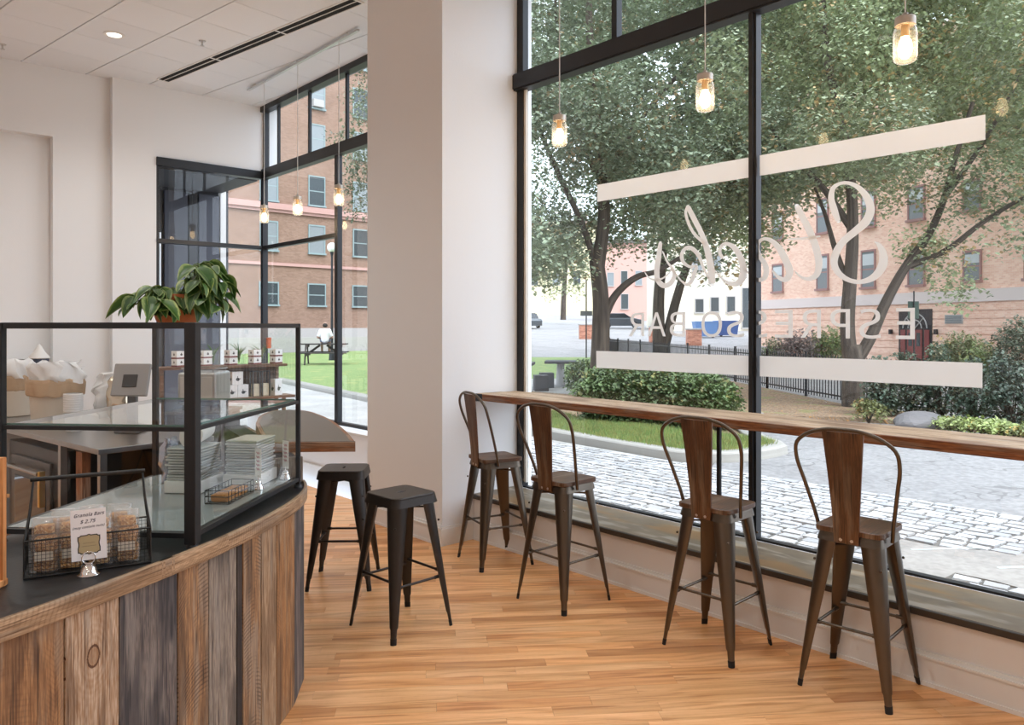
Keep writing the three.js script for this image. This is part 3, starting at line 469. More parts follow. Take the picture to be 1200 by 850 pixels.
  const board = (grp, i0, i1, m, top, kn) => {
    const a = offs(i0, -0.014), b = offs(i1, -0.014), w = Math.hypot(b[0] - a[0], b[1] - a[1]), th = 0.02 + r() * 0.004;
    if (w < 0.012) return;
    const geo = uvm(RB(w - 0.005, top, th, 0.003, 0, top / 2, 0, 1), 'y', kn ? 0.68 : r(), kn ? 0.155 : r());
    const p = part('barn_board', geo, m, grp); p.position.set((a[0] + b[0]) / 2, 0, (a[1] + b[1]) / 2); p.rotation.y = Math.atan2(-(b[1] - a[1]), b[0] - a[0]); p.translateZ(-th / 2 - (r() * 0.003));
  };
  list.forEach(([i0, i1, m]) => board(g, i0, i1, K[m], 0.872, m === 'kn'));
  // raised bar beyond it
  const h = thing('raised_bar', 'rounded raised bar with a dark top and thick wooden edge', 'bar', [0, 0, 0]);
  part('carcass', prism(strip(-0.045, -0.15, I1 + 2, I2), 0, 1.05), dark, h);
  const e0 = offs(I1, -0.012), e1 = offs(I1, -0.165), ew = Math.hypot(e1[0] - e0[0], e1[1] - e0[1]);
  const ep = part('end_board', uvm(RB(ew, 1.05, 0.022, 0.003, 0, 0.525, 0, 1), 'y', 0.3, 0.2), K.gy, h); ep.position.set((e0[0] + e1[0]) / 2, 0, (e0[1] + e1[1]) / 2); ep.rotation.y = Math.atan2(-(e1[1] - e0[1]), e1[0] - e0[0]);
  for (let i = I1 + 3, k = 0; i < I2 - 6; k++) { const w = 16 + Math.floor(r() * 12); board(h, i, Math.min(I2, i + w), [K.tn, K.gy, K.sw, K.gd][k % 4], 1.05); i += w; }
  const outer = new THREE.CatmullRomCurve3([[2.075, -3.505], [2.2, -3.78], [2.31, -4.05], [2.44, -4.4], [2.54, -4.75], [2.59, -5.02], [2.57, -5.17], [2.46, -5.23], [2.32, -5.12], [2.17, -4.9]].map(([x, z]) => V(x, 0, z))).getSpacedPoints(40).map((p) => [p.x, p.z]);
  const inner = [[2.02, -4.6], [1.87, -4.2], [1.73, -3.79]], full = [...outer, ...inner];
  const cen = [2.2, -4.4], ins = full.map(([x, z], i) => { const a = full[(i + full.length - 1) % full.length], b = full[(i + 1) % full.length], l = Math.hypot(b[0] - a[0], b[1] - a[1]), n = [-(b[1] - a[1]) / l, (b[0] - a[0]) / l]; const s = (n[0] * (cen[0] - x) + n[1] * (cen[1] - z)) > 0 ? 1 : -1; return [x + s * n[0] * 0.022, z + s * n[1] * 0.022]; });
  part('bar_top', prism(ins, 1.052, 1.101), mat({ color: lin(0.10, 0.088, 0.078), roughness: 0.5 }), h, 'dark brown bar top');
  const edge = full.map((p, i) => { const j = (i + 1) % full.length; return prism([p, full[j], ins[j], ins[i]], 1.05, 1.099, [full[j][0] - p[0], full[j][1] - p[1]].map((x, _, a) => x / Math.hypot(a[0], a[1])), i * 0.1, 0.3); });
  part('edge_band', edge, mat({ map: T.ledgeEdge, color: lin(1, 1, 1), roughness: 0.5 }), h, 'wooden edge band');
}

// ---------- glass display case ----------
const CT = 0.925, caseC = V(1.107, 0, -3.364), CTH = Math.atan2(0.677, 0.736), cu = [Math.cos(CTH), -Math.sin(CTH)], cw = [Math.sin(CTH), Math.cos(CTH)];
const caseP = (lx, y, lz) => V(caseC.x + lx * cu[0] + lz * cw[0], y, caseC.z + lx * cu[1] + lz * cw[1]);
{
  const g = thing('display_case', 'square glass display case in a black metal frame on the counter', 'display case', caseC, CTH);
  const hx = 0.504, hz = 0.361, H0 = 0.965, H1 = 1.715, HM = 1.35;
  const posts = [[-hx, hz, 0.042], [hx, hz, 0.02], [-hx, -hz, 0.028], [hx, -hz, 0.024]];
  posts.forEach(([x, z, w]) => { const p = part('post', uvm(RB(w, H1 - CT - 0.012, w, 0.003, x, (H1 + CT) / 2 + 0.006, z, 1)), blackMetal, g); part('foot', C(0.016, 0.024, 0.014, x, CT + 0.0075, z, 16), blackMetal, p); });
  const railX = (y, z, h, w = 0.018) => uvm(B(hx * 2 - 0.03, h, w, 0, y, z)), railZ = (y, x, h, w = 0.018) => uvm(B(w, h, hz * 2 - 0.03, x, y, 0));
  for (const z of [-hz, hz]) { part('top_rail', railX(H1 - 0.01, z, 0.018), blackMetal, g); part('bottom_rail', railX(H0, z, 0.018), blackMetal, g); part('shelf_rail', railX(HM - 0.012, z, 0.014), blackMetal, g); }
  for (const x of [-hx, hx]) { part('top_rail', railZ(H1 - 0.011, x, 0.022), blackMetal, g); part('bottom_rail', railZ(H0, x, 0.018), blackMetal, g); part('shelf_rail', railZ(HM - 0.012, x, 0.014), blackMetal, g); }
  part('front_glass', pane(hx * 2 - 0.03, H1 - H0 - 0.03).translate(0, (H0 + H1) / 2, hz), paneMat, g);
  for (const x of [-hx, hx]) part('side_glass', pane(hz * 2 - 0.03, H1 - H0 - 0.03).rotateY(Math.PI / 2).translate(x, (H0 + H1) / 2, 0), paneMat, g);
  const glassEdge = phys({ color: lin(0.86, 0.96, 0.92), roughness: 0.02, transmission: 1, thickness: 0, ior: 1.5 });
  const greenEdge = mat({ color: lin(0.10, 0.2, 0.17), roughness: 0.2 });
  part('top_glass', pane(hx * 2 - 0.02, hz * 2 - 0.02).rotateX(-Math.PI / 2).translate(0, H1 - 0.001, 0), glassEdge, g);
  const s = part('glass_shelf', pane(hx * 2 - 0.03, hz * 2 - 0.03).rotateX(-Math.PI / 2).translate(0, HM - 0.002, 0), glassEdge, g);
  part('polished_edge', [B(hx * 2 - 0.03, 0.007, 0.003, 0, HM - 0.0015, hz - 0.012), B(0.003, 0.007, hz * 2 - 0.03, -hx + 0.012, HM - 0.0015, 0), B(0.003, 0.007, hz * 2 - 0.03, hx - 0.012, HM - 0.0015, 0)], greenEdge, s, 'greenish glass edge');
  part('base_glass', pane(hx * 2 - 0.03, hz * 2 - 0.03).rotateX(-Math.PI / 2).translate(0, H0 + 0.01, 0), phys({ color: lin(0.55, 0.6, 0.6), roughness: 0.05, transmission: 0.5, thickness: 0 }), g);
}
const paper = mat({ color: lin(0.75, 0.74, 0.72), roughness: 0.85 }), plastic = phys({ color: lin(0.86, 0.88, 0.88), roughness: 0.12, transmission: 0.55, thickness: 0 }), whitePl = mat({ color: lin(0.72, 0.71, 0.69), roughness: 0.5 });
const kraft = mat({ color: lin(0.45, 0.31, 0.19), roughness: 0.85, bumpMap: T.noise, bumpScale: 0.004 });
const steel = mat({ color: lin(0.34, 0.33, 0.32), metalness: 1, roughness: 0.32 }), wire = mat({ color: lin(0.03, 0.03, 0.03), metalness: 0.5, roughness: 0.5 });
const chrome = mat({ color: lin(0.85, 0.85, 0.86), metalness: 1, roughness: 0.06 });
function rumple(g, amp, f, seed) { const p = g.attributes.position; for (let i = 0; i < p.count; i++) { const x = p.getX(i), y = p.getY(i), z = p.getZ(i), n = (a, b, s) => vn(a * f + 50, b * f + 50, 997, 997, s) - 0.5; p.setXYZ(i, x + amp * (n(y, z, seed) + n(y * 3, z * 3, seed + 4) * 0.4), y + amp * n(x, z, seed + 1) * 0.6, z + amp * (n(x, y, seed + 2) + n(x * 3, y * 3, seed + 5) * 0.4)); } g.computeVertexNormals(); return g; }
// a sealed bag: a pillow pinched along its top and bottom
function pouch(w, h, d, seed = 1, amp = 0.012) { const rings = []; for (let i = 0; i <= 10; i++) { const t = i / 10, k = Math.pow(Math.sin(Math.PI * clamp(t * 0.94 + 0.03)), 0.45), y = t * h; rings.push(Array.from({ length: 20 }, (_, j) => { const a = j / 20 * 2 * Math.PI; return V(w / 2 * Math.sign(Math.cos(a)) * Math.pow(Math.abs(Math.cos(a)), 0.6) * lerp(0.92, 1, k), y, d / 2 * Math.sin(a) * k + 0.0015 * Math.sin(a)); })); } return rumple(loft(rings), amp, 26, seed); }
{
  // stacked tray lids, two piles
  const trayM = mat({ color: lin(0.52, 0.54, 0.53), roughness: 0.25, metalness: 0.35 }), rr = rng(77);
  const tray = rumple(M([RB(0.20, 0.010, 0.15, 0.004, 0, 0.005, 0, 1)]), 0.002, 30, 4);
  for (const [lx, lz, n, what] of [[0.2, 0.0, 12, 'in the pile behind the price cards'], [0.355, 0.19, 13, 'in the pile beside the price cards']]) for (let k = 0; k < n; k++) {
    const m = single('foil_tray', tray, trayM, 'flat silver foil tray ' + what, 'tray', 'foil trays ' + what); m.position.copy(caseP(lx + (rr() - 0.5) * 0.014, 0.9765 + 0.055 + k * 0.0118, lz + (rr() - 0.5) * 0.014)); m.rotation.y = CTH + (rr() - 0.5) * 0.16;
  }
  for (const [lx, lz, what] of [[0.2, 0.0, 'under the rear pile of trays'], [0.355, 0.19, 'under the front pile of trays']]) { const b = single('white_carton', uvm(RB(0.22, 0.053, 0.165, 0.004)), whitePl, 'flat white carton ' + what, 'carton'); b.position.copy(caseP(lx, 0.9765 + 0.027, lz)); b.rotation.y = CTH; }
  // paper bundle lying on the rear pile
  const bu = single('paper_bundle', rumple(C(0.05, 0.045, 0.24, 0, 0, 0, 24).rotateZ(Math.PI / 2), 0.012, 18, 3), paper, 'rolled white paper bag bundle on top of the foil trays', 'paper bag'); bu.position.copy(caseP(0.23, 1.225, 0.0)); bu.rotation.y = CTH + 0.2;
  // wire basket with baked goods at the front
  const wb = thing('wire_tray', 'black wire tray of golden baked bars inside the glass case', 'wire tray', caseP(0.03, 0.9765, 0.245), CTH);
  part('wire_frame', [...[0.002, 0.03, 0.055].flatMap((y) => [bar([-0.12, y, -0.05], [0.12, y, -0.05], 0.0018), bar([-0.12, y, 0.05], [0.12, y, 0.05], 0.0018), bar([-0.12, y, -0.05], [-0.12, y, 0.05], 0.0018), bar([0.12, y, -0.05], [0.12, y, 0.05], 0.0018)]), ...Array.from({ length: 9 }, (_, i) => -0.12 + i * 0.03).flatMap((x) => [bar([x, 0.002, 0.05], [x, 0.055, 0.05], 0.0014, 5), bar([x, 0.002, -0.05], [x, 0.055, -0.05], 0.0014, 5), bar([x, 0.002, -0.05], [x, 0.002, 0.05], 0.0014, 5)])], wire, wb);
  for (let k = 0; k < 3; k++) { const b = single('baked_bar', rumple(RB(0.06, 0.03, 0.075, 0.008), 0.006, 40, k + 7), mat({ color: lin(0.48, 0.22, 0.07), roughness: 0.8, bumpMap: T.noise, bumpScale: 0.006 }), 'golden brown baked bar in the wire tray inside the case', 'pastry', 'bars in the wire tray'); b.position.copy(caseP(-0.04 + k * 0.068, 0.9765 + 0.02, 0.245)); b.rotation.y = CTH; }
  // price cards on chrome clips
  for (const [lx, lz, h, what] of [[0.22, 0.285, 0.17, 'by the wire tray'], [0.45, 0.32, 0.19, 'by the slim end post']]) {
    const c = thing('price_card', 'narrow white price card on a round clip ' + what, 'price card', caseP(lx, 0.9765, lz), CTH + 0.9);
    part('clip_base', [C(0.02, 0.026, 0.02, 0, 0.01, 0), S(0.017, 0, 0.024, 0, 14), bar([0, 0.03, 0], [0, 0.06, 0], 0.002)], chrome, c);
    const t = canvasTex(64, 160, (x, w, hh) => { x.fillStyle = '#f2f0ee'; x.fillRect(0, 0, w, hh); x.strokeStyle = '#b0485a'; x.lineWidth = 3; for (let k = 0; k < 5; k++) { x.beginPath(); x.moveTo(14, 26 + k * 22); for (let i = 0; i < 6; i++) x.lineTo(18 + i * 6, 26 + k * 22 + (i % 2 ? 6 : -5)); x.stroke(); } });
    part('card', B(0.055, 0.13, 0.0012, 0, 0.115 + 0.0, 0), mat({ map: t, roughness: 0.8 }), c);
  }
  // foil coffee pouches at the other end of the case
  const foil = mat({ color: lin(0.42, 0.45, 0.52), metalness: 0.85, roughness: 0.22 });
  [[0.11, -0.1, 'beside the rear post of the case'], [0.19, -0.05, 'behind the foil trays']].forEach(([lx, lz, what], k) => { const b = single('foil_pouch', pouch(0.11, 0.2, 0.06, k + 3, 0.02), foil, 'crinkled silver blue foil pouch ' + what, 'pouch'); b.position.copy(caseP(lx + 0.24, 0.979, lz - 0.1)); b.rotation.y = CTH + k * 0.7; });
}
// trailing plant on top of the case
{
  const P0 = caseP(0.05, 1.716, 0.0), t = thing('potted_plant', 'trailing variegated pothos in a terracotta bowl on the display case', 'plant', P0), r = rng(12);
  const terra = mat({ color: lin(0.46, 0.13, 0.045), roughness: 0.75, bumpMap: T.noise, bumpScale: 0.002 });
  part('pot', L([[0, 0], [0.07, 0], [0.082, 0.008], [0.11, 0.09], [0.122, 0.093], [0.124, 0.118], [0.112, 0.12], [0.105, 0.1], [0, 0.1]], 36), terra, t);
  part('soil', rumple(C(0.104, 0.104, 0.02, 0, 0.1, 0, 20), 0.01, 60, 5), mat({ color: lin(0.05, 0.03, 0.02), roughness: 1 }), t);
  const leafTex = tex(128, 128, (u, v) => { const d = Math.abs(v - 0.5) * 2, n = fbm(u, v, 6, 6, 3, 3), e = sstep(0.55, 0.95, d + (n - 0.5) * 0.7); let c = mix3(hex(0x4f7a34), hex(0x2f5623), n); c = mix3(c, hex(0xc9d08c), e * 0.75); if (d < 0.035) c = mix3(c, hex(0xa9bd74), 0.7); return c; }, 1, 1);
  const leafM = [[1, 1, 1], [0.75, 0.82, 0.75], [1.15, 1.1, 0.85]].map((c) => phys({ map: leafTex, color: lin(...c.map((x) => x * 0.9)), roughness: 0.42, transmission: 0.15, thickness: 0, side: THREE.DoubleSide }));
  const leaf = (len, wid, droop, fold) => { const rows = []; for (let i = 0; i <= 8; i++) { const s = i / 8, w = wid * Math.pow(Math.sin(Math.PI * Math.pow(s, 0.72)), 0.8) * (s < 1 ? 1 : 0), y = -droop * s * s; rows.push([-1, -0.5, 0, 0.5, 1].map((f) => V(s * len, y + fold * w * Math.abs(f), w * f / 2 + 1e-5 * f))); } const g = loft(rows, { closed: false }); const U = g.attributes.uv, n = 5; for (let i = 0; i < U.count; i++) U.setXY(i, Math.floor(i / n) / 8, (i % n) / 4); return g; };
  const shapes = [leaf(0.1, 0.075, 0.03, 0.18), leaf(0.12, 0.07, 0.05, 0.25), leaf(0.085, 0.06, 0.02, 0.1)];
  const toCam = V(-P0.x, 0, -P0.z).normalize(), side = V(-toCam.z, 0, toCam.x);   // side: to the picture's left when seen from the room
  const vine = (pts, rr = 0.0025) => part('stem', tube(pts, rr, 16, 5), mat({ color: lin(0.12, 0.2, 0.06), roughness: 0.6 }), t);
  const addLeaf = (p, yaw, pitch, roll, k = 1) => { const m = part('leaf', shapes[Math.floor(r() * 3)], leafM[Math.floor(r() * 3)], t); m.position.copy(p); m.rotation.set(roll, yaw, pitch, 'YZX'); m.scale.setScalar(k); };
  for (let k = 0; k < 46; k++) {
    const right = k % 2 === 0 || k < 8, a0 = r() * 6.28, out = 0.10 + r() * 0.06, lx = right ? 0.06 + r() * 0.16 : -(0.02 + r() * 0.17), fz = (r() - 0.35) * 0.22;
    const rim = V(0, 0.14, 0).addScaledVector(side, -Math.sign(lx) * 0.05 * (0.4 + r())).addScaledVector(toCam, fz * 0.5);
    const end = V(0, right ? 0.03 + r() * 0.16 : 0.02 + r() * 0.08, 0).addScaledVector(side, -lx).addScaledVector(toCam, fz + (Math.abs(lx) < 0.12 ? 0.12 : 0.03));
    const top = rim.clone().lerp(end, 0.45).add(V(0, right ? 0.07 + r() * 0.05 : 0.03, 0));
    vine([V(rim.x * 0.6, 0.12, rim.z * 0.6), rim, top, end]);
    if (k % 4 === 0) { const fa = (k / 46 - 0.5) * 2.4, fp = V(0, 0.1 + r() * 0.03, 0).addScaledVector(toCam, 0.1 * Math.cos(fa)).addScaledVector(side, 0.12 * Math.sin(fa)); addLeaf(fp, Math.atan2(-fp.z, fp.x) + (r() - 0.5) * 0.6, -0.75 - r() * 0.2, (r() - 0.5) * 0.8, 0.85); }
    const n = 3; for (let q = 0; q < n; q++) { const f = (q + 0.6) / n, p = f < 0.5 ? rim.clone().lerp(top, f * 2) : top.clone().lerp(end, f * 2 - 1); p.y = Math.max(p.y, 0.08); const dirA = Math.atan2(-(end.z - rim.z), end.x - rim.x) + (r() - 0.5) * 2.2; addLeaf(p, dirA, -0.15 - r() * 0.75 * (p.y > 0.1 ? 1.1 : 0.35), (r() - 0.5) * 1.4, 0.75 + r() * 0.4); }
  }
}

// ---------- basket of granola bars, card holder, board ----------
{
  const pL = onY(28, 680, CT), pR = onY(176.5, 660, CT), wv = pR.clone().sub(pL), len = wv.length(), ang = Math.atan2(-wv.z, wv.x);
  const t = thing('wire_basket', 'black wire mesh basket with a raised handle bar on the black countertop', 'basket', pL.clone().add(V(0, 0.001, 0)), ang);
  const D = 0.165, H = 0.115, rod = (a, b, r = 0.003) => bar(a, b, r, 6);
  part('rim', [rod([0, H, 0], [len, H, 0]), rod([0, H, -D], [len, H, -D]), rod([0, H, 0], [0, H, -D]), rod([len, H, 0], [len, H, -D])], wire, t);
  part('base_frame', [rod([0, 0.003, 0], [len, 0.003, 0]), rod([0, 0.003, -D], [len, 0.003, -D]), rod([0, 0.003, 0], [0, 0.003, -D]), rod([len, 0.003, 0], [len, 0.003, -D]), B(len, 0.002, D, len / 2, 0.003, -D / 2)], wire, t);
  part('corner_post', [[0, 0], [len, 0], [0, -D], [len, -D]].map(([x, z]) => rod([x, 0, z], [x, H, z])), wire, t);
  const mesh = []; for (let i = 1; i * 0.0115 < len; i++) for (const z of [0, -D]) mesh.push(bar([i * 0.0115, 0.003, z], [i * 0.0115, H, z], 0.0007, 4)); for (let i = 1; i < 10; i++) { for (const z of [0, -D]) mesh.push(bar([0, i * 0.0115, z], [len, i * 0.0115, z], 0.0007, 4)); for (const x of [0, len]) mesh.push(bar([x, i * 0.0115, 0], [x, i * 0.0115, -D], 0.0007, 4)); } for (let i = 1; i * 0.0115 < D; i++) for (const x of [0, len]) mesh.push(bar([x, 0.003, -i * 0.0115], [x, H, -i * 0.0115], 0.0007, 4));
  part('wire_mesh', mesh, wire, t).userData.kind = 'stuff';
  part('handle', [tube([[0, H, 0], [0.012, 0.2, -D * 0.3], [0.02, 0.29, -D / 2]], 0.003), tube([[0, H, -D], [0.012, 0.2, -D * 0.7], [0.02, 0.29, -D / 2]], 0.003), tube([[len, H, 0], [len - 0.012, 0.2, -D * 0.3], [len - 0.02, 0.29, -D / 2]], 0.003), tube([[len, H, -D], [len - 0.012, 0.2, -D * 0.7], [len - 0.02, 0.29, -D / 2]], 0.003), bar([0.012, 0.29, -D / 2], [len - 0.012, 0.29, -D / 2], 0.007, 10)], wire, t);
  const oats = tex(256, 256, (u, v) => { const n = fbm(u, v, 24, 24, 3, 3), c = vn(u * 40, v * 40, 40, 40, 9); let q = mix3(hex(0xe6b06a), hex(0x966030), clamp(n * 1.5 - 0.25)); if (c > 0.72) q = mix3(q, hex(0xeacfa0), 0.8); if (c < 0.12) q = mix3(q, hex(0x4a2a12), 0.8); return q; }, 0.12, 0.12);
  const granM = mat({ map: oats, roughness: 0.8, bumpMap: oats, bumpScale: 0.004 }), film = phys({ color: lin(0.97, 0.97, 0.97), roughness: 0.1, transmission: 0.86, thickness: 0 }), labelM = mat({ color: lin(0.72, 0.66, 0.56), roughness: 0.8 });
  const toW = (x, y, z) => V(x, y, z).applyAxisAngle(V(0, 1, 0), ang).add(pL);
  const spots = [[0.055, 0.17, -0.045, 'at the basket corner by the counter edge'], [0.125, 0.165, -0.045, 'behind the handwritten card'], [0.205, 0.165, -0.045, 'standing beside the handwritten card'], [0.285, 0.17, -0.046, 'at the basket end towards the glass case'], [0.10, 0.175, -0.112, 'in the rear row by the basket end'], [0.185, 0.178, -0.112, 'in the middle of the rear row'], [0.265, 0.175, -0.112, 'in the rear row towards the glass case']];
  spots.forEach(([x, h, z, what], k) => {
    const b = thing('granola_bag', 'clear bag of golden granola bars ' + what, 'snack bag', toW(Math.min(x, len - 0.06), 0.006, z), ang + (k % 3 - 1) * 0.12);
    part('granola', [RB(0.06, 0.055, 0.03, 0.008, 0, 0.03, 0), RB(0.058, 0.05, 0.03, 0.008, 0.003, 0.088, 0), RB(0.054, 0.03, 0.028, 0.008, -0.002, 0.132, 0)].map((g, i) => uvm(rumple(g, 0.008, 60, k * 3 + i))), granM, b);
    part('film', pouch(0.078, h, 0.052, k + 11, 0.008), film, b, 'clear cellophane film');
    part('label_strip', B(0.05, 0.028, 0.001, 0, 0.055, 0.03), labelM, b);
  });
  // card holder with the handwritten card
  const hp = onY(104, 674, CT), hd = thing('card_holder', 'chrome ball card holder with a wire ring standing before the basket', 'card holder', hp.clone().add(V(0, 0.001, 0)), -0.3);
  part('base', L([[0, 0], [0.032, 0], [0.033, 0.003], [0.026, 0.006], [0.0245, 0.012], [0.02, 0.024], [0.011, 0.032], [0, 0.034]], 28), chrome, hd);
  part('ring', [new THREE.TorusGeometry(0.019, 0.0022, 8, 28).translate(0, 0.053, 0.002), new THREE.TorusGeometry(0.019, 0.0022, 8, 28).translate(0, 0.053, -0.004)], chrome, hd);
  const ct = canvasTex(512, 820, (x, w, h) => {
    x.fillStyle = '#f1eff2'; x.fillRect(0, 0, w, h); x.fillStyle = '#241f33'; x.textAlign = 'center'; x.save(); x.translate(w / 2, 0); x.transform(1, -0.03, -0.06, 1, 0, 0);
    x.font = 'italic bold 76px sans-serif'; x.fillText('Granola Bars', 14, 112, 440); x.font = 'italic bold 80px sans-serif'; x.fillText('$ 2.75', 0, 222, 240); x.font = 'italic bold 52px sans-serif'; x.fillText('(may contain nuts)', 16, 302, 460); x.restore();
    x.fillStyle = '#b5a37e'; x.strokeStyle = '#26262a'; x.lineWidth = 16; x.beginPath(); x.moveTo(100, 440); x.quadraticCurveTo(130, 440, 140, 420); x.lineTo(230, 420); x.quadraticCurveTo(256, 395, 282, 420); x.lineTo(372, 420); x.quadraticCurveTo(382, 440, 412, 440); x.lineTo(412, 500); x.quadraticCurveTo(390, 560, 412, 620); x.lineTo(412, 690); x.quadraticCurveTo(382, 690, 372, 712); x.lineTo(282, 712); x.quadraticCurveTo(256, 736, 230, 712); x.lineTo(140, 712); x.quadraticCurveTo(130, 690, 100, 690); x.lineTo(100, 620); x.quadraticCurveTo(122, 560, 100, 500); x.closePath(); x.fill(); x.stroke();
    x.fillStyle = '#8d7f62'; x.fillRect(170, 540, 170, 8); x.fillRect(150, 590, 210, 8);
  });
  const cm = [paper, paper, paper, paper, mat({ map: ct, roughness: 0.8 }), paper], card = new THREE.BoxGeometry(0.098, 0.157, 0.0012);
  const c = single('price_card', card, mat({ map: ct, roughness: 0.8 }), 'white handwritten card for granola bars with a tan label shape', 'price card'); c.position.copy(hp).add(V(0, 0.126, 0)); c.rotation.set(-0.04, -0.3, 0.03, 'YXZ'); c.translateZ(-0.001);
  // edge of a wooden board standing on the counter
  const wp = onY(-21, 690, CT); const wbd = thing('wooden_board', 'upright board of orange wood standing on the counter', 'board', wp, -YAW);
  part('panel', uvm(RB(0.2, 0.385, 0.016, 0.003, -0.045, 0.1925, -0.02), 'y', 0.4, 0.1), mat({ map: T.oak1, color: lin(0.9, 0.62, 0.42), roughness: 0.5 }), wbd); part('foot', uvm(RB(0.2, 0.02, 0.07, 0.003, -0.045, 0.011, 0.0), 'x', 0.4, 0.1), mat({ map: T.oak1, color: lin(0.9, 0.62, 0.42), roughness: 0.5 }), wbd);
}

// ---------- behind the counter ----------
{
  const TB = 0.97, P = (s, w) => V(1.25 - 0.149 * s + 0.989 * w, TB + 0.001, -5.05 - 0.989 * s - 0.149 * w);
  const t = thing('prep_table', 'stainless prep table with open bays behind the counter', 'table', [1.25, 0, -5.05], 0.15);
  part('top', uvm(RB(0.74, 0.035, 2.9, 0.004, 0.36, TB - 0.0175, -1.44)), steel, t);
  for (const z of [-0.03, -0.62, -1.75, -2.85]) for (const x of [0.03, 0.69]) part('leg', uvm(B(0.04, TB - 0.035, 0.04, x, (TB - 0.035) / 2, z)), steel, t);
  part('back_panel', uvm(B(0.01, 0.86, 2.8, 0.715, 0.45, -1.44)), mat({ color: lin(0.03, 0.03, 0.03) }), t); part('undershelf', uvm(B(0.62, 0.02, 2.76, 0.36, 0.2, -1.44)), steel, t);
  part('wood_post', uvm(B(0.05, 0.9, 0.09, 0.03, 0.47, -0.3), 'y', 0.1, 0.1), mat({ map: T.ledgeEdge, roughness: 0.6 }), t, 'brown wooden post');
  const o = thing('oven', 'black oven with a brass and steel door handle under the prep table', 'oven', P(1.18, 0.32).setY(0.211), 0.15 - Math.PI / 2);
  part('body', uvm(RB(0.94, 0.66, 0.54, 0.01, 0, 0.33, 0)), mat({ color: lin(0.02, 0.02, 0.02), roughness: 0.35, metalness: 0.4 }), o);
  const door = part('door', uvm(RB(0.7, 0.54, 0.02, 0.006, 0, 0.3, 0.281)), mat({ color: lin(0.05, 0.045, 0.04), roughness: 0.3, metalness: 0.5 }), o); part('window', RB(0.56, 0.36, 0.006, 0.002, 0, 0.25, 0.294), phys({ color: lin(0.01, 0.01, 0.01), roughness: 0.05 }), door);
  part('handle', [bar([-0.33, 0.5, 0.34], [0.28, 0.5, 0.34], 0.013, 10), bar([-0.31, 0.5, 0.29], [-0.31, 0.5, 0.34], 0.008)], steel, door); part('handle_bracket', [uvm(RB(0.035, 0.24, 0.04, 0.006, 0.3, 0.4, 0.325))], mat({ color: lin(0.55, 0.33, 0.06), metalness: 0.8, roughness: 0.3 }), door, 'brass bracket');
  // bins with folded-over paper liners
  const bin = (s, w, d, what) => {
    const b = thing('lined_bin', 'tub with folded brown paper rim ' + what, 'tub', P(s, w)), r0 = d / 2;
    part('tub', L([[0, 0], [r0 * 0.86, 0], [r0 * 0.9, 0.01], [r0, 0.3], [r0 * 0.98, 0.3]], 28), mat({ color: lin(0.6, 0.52, 0.42), roughness: 0.6 }), b);
    part('paper_rim', rumple(L([[r0 * 1.03, 0.21], [r0 * 1.07, 0.22], [r0 * 1.08, 0.3], [r0 * 1.03, 0.335], [r0 * 0.96, 0.33]], 48), 0.03, 22, Math.round(s * 10)), kraft, b);
    part('liner', rumple(L([[r0 * 0.95, 0.3], [r0 * 0.99, 0.36], [r0 * 0.94, 0.42], [r0 * 0.9, 0.46], [r0 * 0.8, 0.44], [r0 * 0.7, 0.36], [0, 0.33]], 44), 0.06, 17, Math.round(s * 10) + 3), phys({ color: lin(0.9, 0.9, 0.9), roughness: 0.4, transmission: 0.3, thickness: 0, side: THREE.DoubleSide }), b);
  };
  bin(2.35, 0.3, 0.3, 'at the far end of the prep table'); bin(1.55, 0.33, 0.36, 'in the middle of the prep table');
  const cups = thing('cup_stack', 'tall stack of white paper cups in front of the tubs', 'cups', P(0.95, 0.22)); part('cup', L([[0, 0], [0.045, 0], [0.058, 0.12], [0.061, 0.125]], 20), whitePl, cups); for (let k = 1; k < 9; k++) part('cup_rim', L([[0.058, 0.12 + k * 0.016], [0.062, 0.122 + k * 0.016], [0.061, 0.134 + k * 0.016], [0.057, 0.136 + k * 0.016]], 20), whitePl, cups);
  const bag2 = single('plastic_bag', pouch(0.24, 0.33, 0.2, 8, 0.08), phys({ color: lin(0.85, 0.85, 0.85), roughness: 0.3, transmission: 0.35, thickness: 0 }), 'crumpled white plastic bag next to the lined tub', 'bag'); bag2.position.copy(P(1.2, 0.6)).add(V(0, 0.045, 0)); bag2.rotation.y = -0.6;
  const gold = single('foil_coffee_bag', pouch(0.17, 0.34, 0.11, 5, 0.04), mat({ color: lin(0.68, 0.6, 0.48), metalness: 0.9, roughness: 0.22 }), 'crinkled gold foil coffee bag between plastic bag and screen', 'coffee bag'); gold.position.copy(P(0.92, 0.53)).add(V(0, 0.025, 0)); gold.rotation.y = -0.5;
  const scr = thing('register_screen', 'grey back of a point of sale screen tilted on a stand', 'screen', P(0.6, 0.46), -0.75);
  part('stand', [uvm(RB(0.16, 0.02, 0.16, 0.006, 0, 0.01, 0)), uvm(RB(0.06, 0.27, 0.04, 0.006, 0, 0.15, -0.02))], mat({ color: lin(0.1, 0.1, 0.1) }), scr); const hs = part('housing', RB(0.25, 0.23, 0.03, 0.008, 0, 0, 0), mat({ color: lin(0.28, 0.27, 0.26), roughness: 0.45 }), scr); hs.position.set(0, 0.36, 0); hs.rotation.x = -0.3; part('port_cover', RB(0.1, 0.09, 0.008, 0.004, 0, -0.01, 0.017), mat({ color: lin(0.02, 0.02, 0.02) }), hs);
